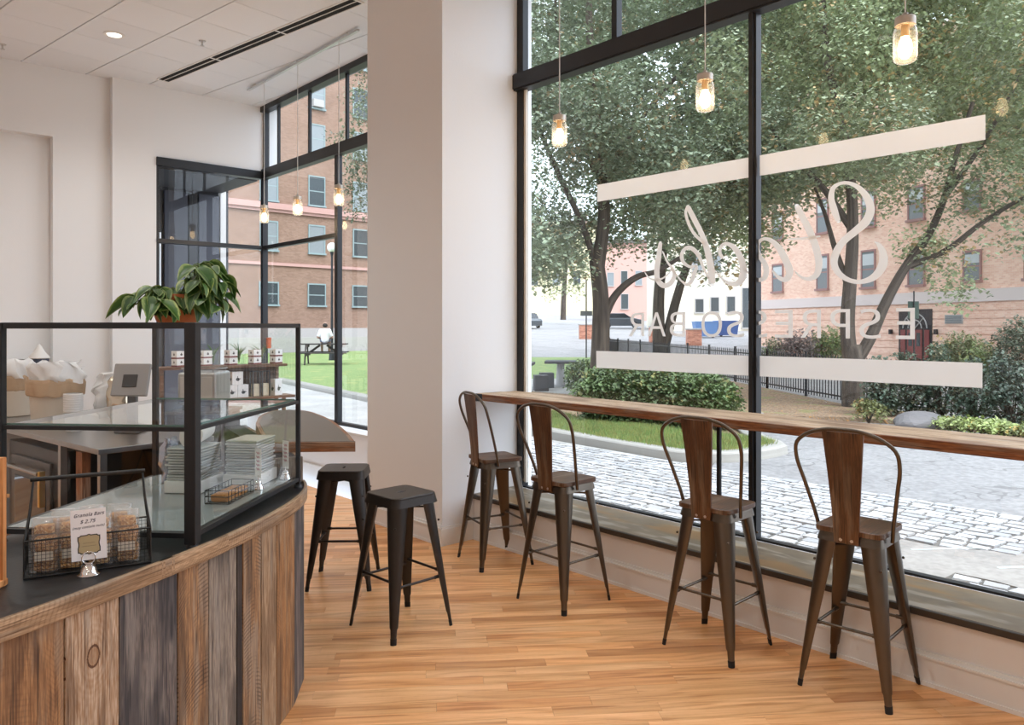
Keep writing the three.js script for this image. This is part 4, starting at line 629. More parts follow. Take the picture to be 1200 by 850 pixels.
    const lowc = thing('back_cabinet', 'low dark cabinet with a pale top against the rear staff area', 'cabinet', W(30, HOR, 0.0089).setY(0), -YAW); part('body', uvm(B(0.95, 1.25, 0.4, 0, 0.625, 0)), mat({ color: lin(0.12, 0.115, 0.11) }), lowc); part('top', uvm(RB(0.99, 0.03, 0.44, 0.004, 0, 1.266, 0)), whitePl, lowc);
  const cone = thing('cone_ornament', 'small white cone shaped ornament on a dark blue stand', 'ornament', W(46, HOR, 0.0088).setY(1.282)); part('stand', C(0.09, 0.08, 0.09, 0, 0.045, 0), mat({ color: lin(0.03, 0.05, 0.1) }), cone); part('cone', L([[0, 0.24], [0.02, 0.22], [0.05, 0.16], [0.1, 0.1], [0.1, 0.09], [0, 0.09]], 24), whitePl, cone);
  // espresso machine on its own stand
  const ep = W(240, HOR, 0.0082).setY(0), es = thing('machine_stand', 'dark cabinet carrying the espresso machine', 'cabinet', ep, -YAW); part('body', uvm(B(0.5, 0.88, 0.5, 0, 0.44, 0)), mat({ color: lin(0.06, 0.06, 0.065), roughness: 0.5 }), es); part('top', uvm(RB(0.54, 0.03, 0.54, 0.004, 0, 0.895, 0)), steel, es);
  const em = thing('espresso_machine', 'boxy stainless espresso machine with a smooth grey back panel', 'coffee machine', ep.clone().setY(0.911), -YAW); part('body', RB(0.36, 0.31, 0.4, 0.03, 0, 0.205, 0, 3), mat({ color: lin(0.42, 0.42, 0.41), metalness: 0.6, roughness: 0.35 }), em); part('back_panel', RB(0.3, 0.22, 0.01, 0.005, 0, 0.21, 0.203), mat({ color: lin(0.5, 0.5, 0.48), roughness: 0.4 }), em); for (const x of [-0.13, 0.13]) for (const z of [-0.14, 0.14]) part('foot', C(0.022, 0.026, 0.05, x, 0.025, z, 12), blackMetal, em); part('cup_rail', tube([[-0.15, 0.39, -0.16], [0.15, 0.39, -0.16], [0.15, 0.39, 0.16], [-0.15, 0.39, 0.16]], 0.006, 40, 6, true), steel, em);
  for (let k = 0; k < 4; k++) part('rail_post', C(0.005, 0.005, 0.05, [-0.14, 0.14, 0.14, -0.14][k], 0.365, [-0.15, -0.15, 0.15, 0.15][k], 8), steel, em);
}
// shelf rack with boxes and small plants in front of the far windows
{
  const Z = -8.55, xa = onZ(182, 425, Z).x, xb = onZ(331, 425, Z).x, g = thing('wall_rack', 'dark wood shelf rack standing before the far corner windows', 'shelf', [0, 0, 0]);
  const wm = mat({ map: T.seatWood, color: lin(1.1, 1, 0.95), roughness: 0.6 }), y1 = 1.27, y0 = 0.90;
  part('shelf_board', uvm(RB(xb - xa, 0.03, 0.26, 0.004, (xa + xb) / 2, y1 - 0.015, Z)), wm, g); const xc = onZ(259, 460, Z).x;
  part('shelf_board', uvm(RB(xb - xc + 0.1, 0.03, 0.26, 0.004, (xb + xc + 0.1) / 2, y0 - 0.015, Z)), wm, g);
  part('back_board', uvm(B(xb - xc, y1 - y0 - 0.03, 0.02, (xb + xc) / 2, (y1 + y0) / 2 - 0.015, Z - 0.11)), mat({ map: T.seatWood, color: lin(0.6, 0.55, 0.5), roughness: 0.7 }), g);
  for (const x of [xa + 0.03, xc + 0.02, xb - 0.03]) part('upright', [uvm(B(0.035, y1 - 0.03, 0.035, x, (y1 - 0.03) / 2, Z - 0.1)), uvm(B(0.035, y0 - 0.03 + (x > xa + 0.1 ? 0 : y1 - y0), 0.035, x, (y0 - 0.03 + (x > xa + 0.1 ? 0 : y1 - y0)) / 2, Z + 0.1))], wm, g);
  const boxT = canvasTex(128, 128, (x, w, h) => { x.fillStyle = '#f0efed'; x.fillRect(0, 0, w, h); x.fillStyle = '#7c2f2c'; x.fillRect(0, 104, w, 24); x.fillStyle = '#3a3434'; x.beginPath(); x.arc(64, 58, 16, 0, 7); x.fill(); x.fillRect(58, 28, 12, 20); });
  const boxM = mat({ map: boxT, roughness: 0.7 }), plain = canvasTex(128, 128, (x, w, h) => { x.fillStyle = '#efeeee'; x.fillRect(0, 0, w, h); x.fillStyle = '#2e2e33'; x.beginPath(); x.ellipse(66, 76, 22, 16, 0, 0, 7); x.fill(); x.fillRect(58, 44, 8, 26); x.fillRect(84, 66, 18, 8); }), plainM = mat({ map: plain, roughness: 0.7 });
  [201, 232, 262, 290, 315].forEach((px, i) => { const p = onZ(px + 6, 410, Z); for (let k = 0; k < 2; k++) { const b = single('tea_box', RB(0.115, 0.083, 0.09, 0.003), boxM, ['lower', 'upper'][k] + ' white red-banded box, ' + ['first', 'second', 'third', 'fourth', 'fifth'][i] + ' pair on the upper shelf from the pilaster', 'box', 'boxes on the upper shelf'); b.position.set(p.x, y1 + 0.043 + k * 0.084, Z + 0.06); b.rotation.y = 0.35; } });
  [251, 281, 307].forEach((px, i) => {
    const p = onZ(px, 410, Z), t = thing('glass_planter', 'glass jar with green sprig on upper shelf, ' + ['next to the espresso machine', 'between the middle boxes', 'with an orange flower'][i], 'plant', [p.x, y1 + 0.001, Z - 0.02]);
    part('glass', L([[0, 0], [0.05, 0], [0.055, 0.02], [0.055, 0.11], [0.05, 0.12]], 20), phys({ color: lin(0.9, 0.95, 0.93), transmission: 1, thickness: 0, roughness: 0.02 }), t);
    const rr = rng(i + 40), gm = mat({ color: lin(0.07, 0.17, 0.04), roughness: 0.6, side: THREE.DoubleSide }); for (let k = 0; k < 9; k++) { const a = rr() * 6.28, h = 0.16 + rr() * 0.1, o = 0.05 + rr() * 0.05; part('leaf', taper([V(0, 0.02, 0), V(Math.cos(a) * o * 0.4, h * 0.7, Math.sin(a) * o * 0.4), V(Math.cos(a) * o * 1.5, h, Math.sin(a) * o * 1.5)], [0.004, 0.008, 0.001], 4, 3), gm, t); }
    if (i === 2) part('flower', rumple(C(0.03, 0.03, 0.12, 0.09, 0.24, 0, 12), 0.02, 40, 2), mat({ color: lin(0.6, 0.12, 0.05) }), t, 'orange red flower');
  });
  [[268, 0], [281, 0], [274.5, 1]].forEach(([px, k]) => { const p = onZ(px, 450, Z), b = single('coffee_box', RB(0.125, 0.145, 0.09, 0.003), plainM, 'white carton with a dark emblem in the small pyramid on the lower shelf', 'box', 'cartons in the pyramid'); b.position.set(p.x, y0 + 0.074 + k * 0.147, Z + 0.05); });
  [297, 308].forEach((px) => { const p = onZ(px, 450, Z), t = thing('candle_jar', 'dark framed jar filled with cream wax on the lower shelf', 'jar', [p.x, y0 + 0.001, Z + 0.05], 0, 'jars on the lower shelf'); part('wax', B(0.075, 0.14, 0.06, 0, 0.075, 0), mat({ color: lin(0.7, 0.62, 0.46) }), t); part('frame', [[-0.043, -0.036], [0.043, -0.036], [-0.043, 0.036], [0.043, 0.036]].map(([x, z]) => B(0.012, 0.28, 0.012, x, 0.14, z)).concat([B(0.098, 0.01, 0.084, 0, 0.285, 0)]), blackMetal, t); });
  const p = onZ(321, 450, Z), b = single('coffee_box', RB(0.11, 0.19, 0.09, 0.003), plainM, 'tall white carton with a dark emblem at the end of the lower shelf', 'box'); b.position.set(p.x, y0 + 0.096, Z + 0.05); b.rotation.y = 0.35;
}

// ---------- street level outside ----------
const concT = tex(512, 512, (u, v) => { const n = fbm(u, v, 6, 6, 2, 5), f = fbm(u, v, 90, 90, 8, 2); return mix3(hex(0xb4b2ad), hex(0x8f8d89), clamp(n * 0.8 + (f - 0.5) * 0.7)); }, 3, 3);
const asphT = tex(512, 512, (u, v) => { const n = fbm(u, v, 4, 4, 12, 5), f = fbm(u, v, 120, 120, 18, 2); let c = mix3(hex(0x979593), hex(0x757372), clamp(n * 0.7 + (f - 0.5) * 1.0)); const cr = Math.abs(fbm(u, v, 5, 5, 71, 4) - 0.5); return cr < 0.008 ? mix3(c, hex(0x6c6a68), 0.7) : c; }, 5, 5);
const mulchT = tex(512, 512, (u, v) => { const n = fbm(u, v, 60, 60, 22, 3), m = fbm(u, v, 5, 5, 28, 4), l = vn(u * 110, v * 110, 110, 110, 33); let c = mix3(hex(0xa9927b), hex(0x6c5845), clamp(n * 1.4 - 0.2)); if (l > 0.8) c = mix3(c, hex(0xc98e4c), 0.7); return mix3(c, hex(0x7d8a4c), 0.5 * sstep(0.55, 0.7, m)); }, 2, 2);
const grassT = tex(512, 512, (u, v) => { const n = fbm(u, v, 80, 80, 42, 3), m = fbm(u, v, 5, 5, 48, 4); return mix3(mix3(hex(0x93a566), hex(0x5c7340), clamp(n * 1.5 - 0.25)), hex(0xa99f63), 0.55 * sstep(0.55, 0.72, m)); }, 2, 2);
const conc = mat({ map: concT, roughness: 0.9, bumpMap: T.fine, bumpScale: 0.002 }), asph = mat({ map: asphT, roughness: 0.9, bumpMap: T.fine, bumpScale: 0.003 }), mulch = mat({ map: mulchT, roughness: 1, bumpMap: mulchT, bumpScale: 0.02 }), grass = mat({ map: grassT, roughness: 1, bumpMap: grassT, bumpScale: 0.03 });
struct('ground', prism([[4.5, 30], [4.5, -9.9], [1.2, -60], [1.2, -140], [190, -140], [190, 60], [4.5, 60]], -0.4, -0.08), asph, 'pale asphalt street surface', 'ground');
const chips = [[1040, 628], [1097, 640], [1168, 646], [1215, 650], [1215, 694], [1168, 681], [1119, 671], [1101, 680], [1040, 668]].map(([a, b]) => { const p = onY(a, b, 0); return [p.x, p.z]; });
const setts = struct('pavement', prism([[4.5, 3], [8.05, 3], [8.05, -9.8], [4.5, -9.8]], -0.08, -0.014), mat({ color: lin(0.15, 0.14, 0.125), roughness: 1, bumpMap: T.fine, bumpScale: 0.004 }), 'pavement of pale grey cobble setts', 'pavement');
{
  const r = rng(3), all = [], tones = [[0.42, 0.42, 0.42], [0.34, 0.34, 0.34], [0.48, 0.475, 0.465], [0.38, 0.37, 0.36], [0.45, 0.45, 0.46]].map((c) => mat({ color: lin(...c), roughness: 0.85, bumpMap: T.noise, bumpScale: 0.004 }));
  const shapes = Array.from({ length: 8 }, (_, k) => { const g = new THREE.BoxGeometry(1, 1, 1), p = g.attributes.position, q = rng(k + 60), off = {}; for (let i = 0; i < p.count; i++) { const key = [p.getX(i), p.getY(i), p.getZ(i)].map((x) => x > 0 ? 1 : 0).join(''); off[key] = off[key] || [(q() - 0.5) * 0.14, (q() - 0.5) * 0.2, (q() - 0.5) * 0.14]; const s = p.getY(i) > 0 ? 0.9 : 1; p.setXYZ(i, p.getX(i) * s + off[key][0], p.getY(i) + off[key][1] * (p.getY(i) > 0 ? 1 : 0), p.getZ(i) * s + off[key][2]); } return toCreasedNormals(g, 0.3); });
  for (let i = 0; i < 27; i++) { let z = -9.75 + r() * 0.2; while (z < 2.9) { const l = 0.15 + r() * 0.1, x = 4.57 + i * 0.131; const a = r(), b = r(), c = r(), d = r(); if (!inPoly(x, z + l / 2, chips)) { const p = toPx(V(x, 0, z + l / 2)); all.push({ x, z: z + l / 2, l, k: Math.floor(a * 8), t: Math.floor(b * 5), y: (c - 0.5) * 0.008, q: (d - 0.5) * 0.08, e: p[0] > 612 && p[0] < 1215 && p[1] < 712 ? p[2] : 1e3 }); } z += l; } }
  all.sort((a, b) => a.e - b.e);
  const rest = tones.map(() => []);
  all.forEach((o, i) => {
    if (i < 300) { const m = part('sett', shapes[o.k], tones[o.t], setts); m.position.set(o.x, -0.022 + o.y, o.z); m.rotation.y = o.q; m.scale.set(0.116, 0.045, o.l - 0.014); } else rest[o.t].push(shapes[o.k].clone().applyMatrix4(new THREE.Matrix4().compose(V(o.x, -0.022 + o.y, o.z), new THREE.Quaternion().setFromAxisAngle(V(0, 1, 0), o.q), V(0.116, 0.045, o.l - 0.014))));
  });
  rest.forEach((g, i) => { if (g.length) part('setts', g, tones[i], setts).userData.kind = 'stuff'; });
  const slab = part('repair_slab', prism(chips, -0.02, -0.003), mat({ map: concT, color: lin(0.8, 0.76, 0.73), roughness: 0.9 }), setts, 'pale concrete repair patch');
  const c0 = onY(1178, 664, 0), pm = mat({ color: lin(0.62, 0.78, 0.78), roughness: 0.9 });
  const loop = (rx, rz, w) => { const s = new THREE.Shape(); s.absellipse(0, 0, rx, rz, 0, 6.2832); const h = new THREE.Path(); h.absellipse(0, 0, rx - w, rz - w, 0, 6.2832); s.holes.push(h); return new THREE.ExtrudeGeometry(s, { depth: 0.001, bevelEnabled: false, curveSegments: 28 }).rotateX(-Math.PI / 2); };
  part('paint_mark', [loop(0.26, 0.16, 0.025).rotateY(-0.7).translate(c0.x, -0.0025, c0.z), B(0.2, 0.001, 0.03).rotateY(-0.6).translate(c0.x + 0.02, -0.002, c0.z + 0.03), B(0.02, 0.001, 0.62).rotateY(0.9).translate(c0.x + 0.2, -0.002, c0.z - 0.42)], pm, setts, 'pale blue painted utility mark');
}
struct('drive', prism([[8.05, 14], [8.05, -5.3], [16.5, -9.2], [19, -4], [17, 14]], -0.08, -0.02), asph, 'grey asphalt driveway crossing', 'road');
struct('footway', prism([[4.5, -9.82], [8.3, -9.82], [9.3, -15.75], [10.5, -22.7], [13.4, -46], [4.6, -46], [4.6, -9.82]], -0.08, 0.0), conc, 'pale concrete footway beside the lawn', 'pavement');
struct('footway', prism([[8.05, -5.9], [8.3, -9.82], [8.05, -9.82]], -0.08, -0.004), conc, 'narrow concrete strip at the cobbles', 'pavement');
{
  const path = new THREE.CatmullRomCurve3([[13.4, -46], [11.9, -34], [10.55, -22.7], [9.4, -15.75], [8.6, -10.2], [8.36, -8.3], [8.17, -6.4], [8.22, -5.75], [8.62, -5.32], [9.3, -5.18], [9.85, -5.25], [10.1, -5.6], [11.2, -6.6], [13.0, -7.4]].map(([x, z]) => V(x, 0, z)), false, 'centripetal');
  const pts = path.getSpacedPoints(150), rings = pts.map((p, i) => { const d = pts[Math.min(150, i + 1)].clone().sub(pts[Math.max(0, i - 1)]).normalize(), n = V(-d.z, 0, d.x), q = (o, y) => p.clone().addScaledVector(n, o).setY(y); return [q(0.02, -0.08), q(0, 0.085), q(-0.025, 0.11), q(-0.22, 0.11), q(-0.25, 0.09), q(-0.25, -0.08)]; });
  struct('kerb', loft(rings, { crease: 0.6 }), mat({ map: concT, color: lin(0.9, 0.88, 0.84), roughness: 0.9, bumpMap: T.noise, bumpScale: 0.006 }), 'pale concrete kerb curving round the planting bed', 'kerb');
  const inP = pts.map((p, i) => { const d = pts[Math.min(150, i + 1)].clone().sub(pts[Math.max(0, i - 1)]).normalize(); return [p.x + d.z * 0.14, p.z - d.x * 0.14]; });
  const cut = inP.filter((p, i) => pts[i].z > -15.5), bed = [...cut, [13.9, -6.2], [14.15, -4.8], [13.8, -3.4], [13.3, 0], [13.1, 4], [14.3, 4], [14.9, -3.8], [16.2, -7.4], [19.1, -11], [22, -14.6], [14, -16.5]];
  struct('planting_bed', prism(bed, -0.08, 0.055), mulch, 'leaf strewn brown planting bed under the trees', 'ground');
  const strip = cut.filter((p) => p[0] < 10.1 && p[1] < -5 && p[1] > -15.4), gs = [...strip.filter((p, i) => i < strip.length), [9.95, -6.4], [9.9, -8.6], [10.6, -12], [11.5, -15.4]];
  const v = struct('grass_verge', prism(gs, 0.05, 0.075), grass, 'green grass verge along the kerb', 'grass');
  const r = rng(8), ms = [], cs = []; const bl = new THREE.BufferGeometry(); { const p = []; for (let k = 0; k < 4; k++) { const a = k * 1.7, x = Math.cos(a) * 0.015, z = Math.sin(a) * 0.015; p.push(x - 0.004, 0, z, x + 0.004, 0, z, x * 2.6, 0.075, z * 2.6); } bl.setAttribute('position', new THREE.Float32BufferAttribute(p, 3)); bl.computeVertexNormals(); }
  while (ms.length < 22000) { const x = 8.2 + r() * 3.2, z = -15.2 + r() * 10; if (!inPoly(x, z, gs)) continue; if (vn(x * 1.3 + 40, z * 1.3 + 40, 999, 999, 5) < 0.3 && r() < 0.6) continue; const s = 0.6 + r() * 0.9; ms.push(new THREE.Matrix4().compose(V(x, 0.07, z), new THREE.Quaternion().setFromAxisAngle(V(0, 1, 0), r() * 6), V(s, s, s))); cs.push(lin(lerp(0.16, 0.32, r()), lerp(0.24, 0.34, r()), 0.09)); }
  instanced('grass_blades', bl, mat({ color: 0xffffff, roughness: 0.9, side: THREE.DoubleSide }), ms, cs, v);
  struct('lawn', prism([[9.55, -15.75], [10.75, -22.7], [12.1, -34], [13.7, -45.8], [60, -45.8], [46, -30], [31, -26], [22, -14.6], [14, -16.6]], -0.08, 0.05), grass, 'mown green lawn in front of the brick apartment block', 'lawn');
}
// ---------- foliage ----------
function leafCluster(n, R, size, seed) {
  const r = rng(seed), p = [], nn = [];
  for (let k = 0; k < n; k++) {
    const c = V(r() - 0.5, r() - 0.5, r() - 0.5).multiplyScalar(2 * R), a = r() * 6.28, d = V(Math.cos(a), -0.2 - r() * 0.6, Math.sin(a)).normalize(), s = V(-d.z, (r() - 0.5) * 0.8, d.x).normalize(), l = size * (0.7 + r() * 0.6), w = l * 0.42;
    const up = s.clone().cross(d).multiplyScalar(w * 0.25), A = c, T2 = c.clone().addScaledVector(d, l), Lf = c.clone().addScaledVector(d, l * 0.45).addScaledVector(s, w).add(up), Rt = c.clone().addScaledVector(d, l * 0.45).addScaledVector(s, -w).add(up);
    for (const [x, y, z] of [[A, Lf, T2], [A, T2, Rt]]) p.push(x.x, x.y, x.z, y.x, y.y, y.z, z.x, z.y, z.z);
  }
  const g = new THREE.BufferGeometry(); g.setAttribute('position', new THREE.Float32BufferAttribute(p, 3)); g.computeVertexNormals(); return g;
}
const leafMat = phys({ color: 0xffffff, roughness: 0.55, transmission: 0.38, thickness: 0, side: THREE.DoubleSide });
const bark = mat({ map: tex(256, 256, (u, v) => { const n = fbm(u, v, 10, 3, 5, 4), f = fbm(u, v, 40, 10, 9, 3); return mix3(hex(0x75695c), hex(0x332c27), clamp(n * 0.8 + f * 0.7 - 0.25)); }, 1, 1), roughness: 0.95, bumpMap: T.noise, bumpScale: 0.02 });
const clusterA = leafCluster(18, 0.24, 0.095, 1), clusterB = leafCluster(18, 0.22, 0.085, 2), clusterS = leafCluster(16, 0.085, 0.05, 3), clusterF = leafCluster(22, 0.5, 0.19, 4);
function foliage(parent, cl, blobs, per, seed, hue, vary = 0.35, name = 'foliage') {
  const r = rng(seed), ms = [], cs = [];
  for (const [c, R] of blobs) { const n = Math.max(6, Math.round(per * R.x * R.z)), tone = 1 + (r() - 0.5) * 0.5; for (let k = 0; k < n; k++) { let d; do d = V(r() * 2 - 1, r() * 2 - 1, r() * 2 - 1); while (d.lengthSq() > 1); d.multiplyScalar(Math.pow(d.length() || 1, -0.35)); const p = c.clone().add(d.multiply(R)); if (p.y < 0.12) continue; const s = 0.75 + r() * 0.6; ms.push(new THREE.Matrix4().compose(p, new THREE.Quaternion().setFromEuler(new THREE.Euler((r() - 0.5) * 0.7, r() * 6.28, (r() - 0.5) * 0.7)), V(s, s, s))); const q = tone * (1 - vary + r() * vary * 2), y = r() < 0.06 ? 1.9 : 1; cs.push(lin(hue[0] * q * y, hue[1] * q * (y > 1 ? 1.15 : 1), hue[2] * q)); } }
  return instanced(name, cl, leafMat, ms, cs, parent);
}
function limb(list, ra, rb, rad = 9) { const pts = list.map(([a, b, t]) => W(a, b, t)); return taper(pts, [ra, ...pts.slice(2).map((_, i) => lerp(ra, rb, (i + 1) / (pts.length - 1))), rb], rad, 5); }
function canopy(px0, px1, py0, bottom, t0, t1, n, seed, r0, r1) {
  const r = rng(seed), out = []; let guard = 0;
  while (out.length < n && guard++ < 9000) { const px = lerp(px0, px1, r()), R = lerp(r0, r1, r()), t = lerp(t0, t1, r()), yb = bottom(px) - R * 0.8 / t, py = lerp(py0, 330, r()); if (py > yb) continue; out.push([W(px, py, t), V(R * 1.15, R * 0.85, R * 1.15)]); }
  return out;
}
const low = (tbl) => (px) => { for (let i = 0; i < tbl.length - 1; i++) if (px <= tbl[i + 1][0]) return lerp(tbl[i][1], tbl[i + 1][1], clamp((px - tbl[i][0]) / (tbl[i + 1][0] - tbl[i][0]))); return tbl[tbl.length - 1][1]; };
const GREEN = [0.265, 0.32, 0.205], LIME = [0.345, 0.40, 0.225], DEEP = [0.21, 0.26, 0.17];
{
  const t1 = thing('street_tree', 'large leafy tree with a forked trunk growing beside the clipped hedge', 'tree', [0, 0, 0]), d = 0.019;
  part('trunk', limb([[698, 478, d], [702, 440, d], [704, 390, d], [704, 350, d], [699, 305, d]], 0.235, 0.165, 12), bark, t1);
  [[[[701, 318, d], [682, 262, d], [655, 205, 0.0185], [632, 150, 0.018], [610, 80, 0.0175]], 0.085, 0.03], [[[700, 318, d], [708, 250, d], [702, 170, d], [694, 90, d], [690, 0, d], [692, -90, d]], 0.16, 0.05], [[[706, 376, d], [722, 345, d], [746, 325, 0.0188], [770, 318, 0.0186], [800, 300, 0.0184]], 0.1, 0.04], [[[703, 230, d], [730, 170, 0.0195], [775, 110, 0.02], [820, 60, 0.0205]], 0.09, 0.03], [[[697, 200, d], [672, 130, 0.0195], [655, 60, 0.02], [650, -20, 0.02]], 0.08, 0.03]].forEach(([l, a, b]) => part('branch', limb(l, a, b), bark, t1));
  foliage(t1, clusterA, canopy(585, 905, -170, low([[585, 335], [640, 335], [690, 305], [760, 318], [820, 322], [905, 292]]), 0.0165, 0.0235, 70, 4, 0.65, 1.05).concat(canopy(585, 700, 30, (px) => 335, 0.017, 0.022, 16, 6, 0.5, 0.8)), 90, 5, GREEN);
  const t2 = thing('street_tree', 'spreading tree with a twin stem and a long side branch near the iron fence', 'tree', [0, 0, 0]), e = 0.0176;
  part('trunk', limb([[1001, 486, e], [1000, 460, e], [1000, 430, e], [998, 405, e]], 0.24, 0.2, 12), bark, t2);
  [[[[997, 425, e], [993, 385, e], [996, 330, e], [999, 280, e], [997, 215, e], [985, 140, e], [968, 60, e], [962, -40, e]], 0.16, 0.06], [[[1003, 425, e], [1020, 396, e], [1038, 355, e], [1060, 315, e], [1088, 275, e], [1104, 240, e], [1118, 190, e], [1140, 120, e]], 0.13, 0.04], [[[1066, 312, e], [1108, 294, 0.0173], [1150, 262, 0.017], [1190, 237, 0.0168], [1240, 212, 0.0166]], 0.07, 0.03], [[[999, 270, e], [960, 215, 0.018], [915, 170, 0.0185], [890, 120, 0.019]], 0.08, 0.03], [[[992, 330, e], [978, 290, 0.018], [968, 255, 0.0183], [955, 220, 0.0185]], 0.07, 0.03], [[[1108, 230, e], [1150, 170, 0.0172], [1190, 100, 0.017], [1220, 30, 0.017]], 0.06, 0.02]].forEach(([l, a, b]) => part('branch', limb(l, a, b), bark, t2));
  const b2 = canopy(850, 1270, -150, low([[850, 300], [900, 318], [960, 296], [1000, 268], [1045, 288], [1085, 240], [1120, 268], [1160, 262], [1200, 290], [1270, 300]]), 0.0155, 0.0225, 88, 14, 0.55, 1.0);
  b2.push([W(1098, 300, e), V(0.5, 0.3, 0.5)], [W(1110, 330, e), V(0.42, 0.28, 0.42)], [W(1128, 348, e), V(0.3, 0.16, 0.3)], [W(1080, 285, e), V(0.5, 0.3, 0.5)], [W(1188, 285, 0.016), V(0.4, 0.3, 0.4)]);
  foliage(t2, clusterA, b2, 86, 15, LIME);
  const t3 = thing('street_tree', 'darker twin stemmed tree standing across the street behind the fence', 'tree', [0, 0, 0]), f = 0.040;
  part('trunk', limb([[773, 428, f], [772, 395, f], [772, 350, f], [776, 300, f], [780, 230, f]], 0.34, 0.19, 12), bark, t3);
  part('branch', limb([[776, 415, f], [784, 385, f], [793, 350, f], [806, 310, f], [830, 265, f], [856, 225, f]], 0.27, 0.12), bark, t3);
  foliage(t3, clusterF, canopy(650, 900, -60, low([[650, 330], [700, 300], [740, 300], [790, 318], [840, 330], [900, 300]]), 0.028, 0.042, 40, 24, 1.4, 2.3), 12, 25, DEEP);
  const t4 = thing('street_tree', 'tall background tree filling the view above the brick facade', 'tree', [0, 0, 0]);
  part('trunk', limb([[1235, 440, 0.03], [1230, 350, 0.03], [1215, 250, 0.03], [1190, 120, 0.03]], 0.35, 0.15), bark, t4);
  foliage(t4, clusterF, canopy(880, 1300, -120, low([[880, 250], [960, 235], [1060, 225], [1130, 180], [1200, 230], [1300, 300]]), 0.027, 0.036, 44, 34, 1.3, 2.1), 12, 35, LIME);
  const t5 = thing('street_tree', 'small leafy tree on the lawn outside the far corner window', 'tree', [0, 0, 0]);
  part('trunk', limb([[446, 440, 0.03], [445, 380, 0.03], [440, 300, 0.03], [432, 200, 0.03]], 0.16, 0.08), bark, t5);
  foliage(t5, clusterB, [[418, 215, 0.03, 0.62], [422, 190, 0.031, 0.5], [409, 172, 0.032, 0.5], [421, 245, 0.03, 0.5], [440, 200, 0.03, 1.0], [436, 150, 0.03, 0.9], [396, 160, 0.033, 0.42], [425, 120, 0.031, 0.7], [445, 90, 0.03, 0.9]].map(([a, b, t, R]) => [W(a, b, t), V(R, R * 0.9, R)]), 60, 45, [0.16, 0.19, 0.11]);
  const t6 = thing('street_tree', 'pale green tree up the hill before the yellow house', 'tree', [0, 0, 0]);
  part('trunk', limb([[660, 375, 0.1], [661, 340, 0.1], [664, 300, 0.1], [668, 250, 0.1]], 0.35, 0.15), bark, t6);
  foliage(t6, clusterF, [[640, 315, 0.1, 2.2], [665, 300, 0.1, 2.6], [690, 305, 0.1, 2.2], [620, 290, 0.1, 2.6], [655, 275, 0.1, 2.6], [645, 340, 0.085, 0.9], [672, 338, 0.085, 1.0]].map(([a, b, t, R]) => [W(a, b, t), V(R, R * 0.85, R)]), 9, 55, [0.2, 0.24, 0.12]);
}
function shrub(name, label, blobs, cl, per, seed, hue, cat = 'shrub') {
  const t = thing(name, label, cat, [0, 0, 0]);
  const q = rng(seed + 500);
  part('twigs', blobs.flatMap(([c, R]) => Array.from({ length: 7 }, () => { const a = q() * 6.28, e = V(c.x + Math.cos(a) * R.x * 0.7, c.y + R.y * (0.2 + q() * 0.5), c.z + Math.sin(a) * R.z * 0.7); return taper([V(c.x, 0.03, c.z), V(c.x, 0.03, c.z).lerp(e, 0.5).add(V(0, R.y * 0.15, 0)), e], [0.018, 0.012, 0.004], 5, 3); })), bark, t);
  foliage(t, cl, blobs, per * 1.5, seed, hue, 0.35); return t;
}
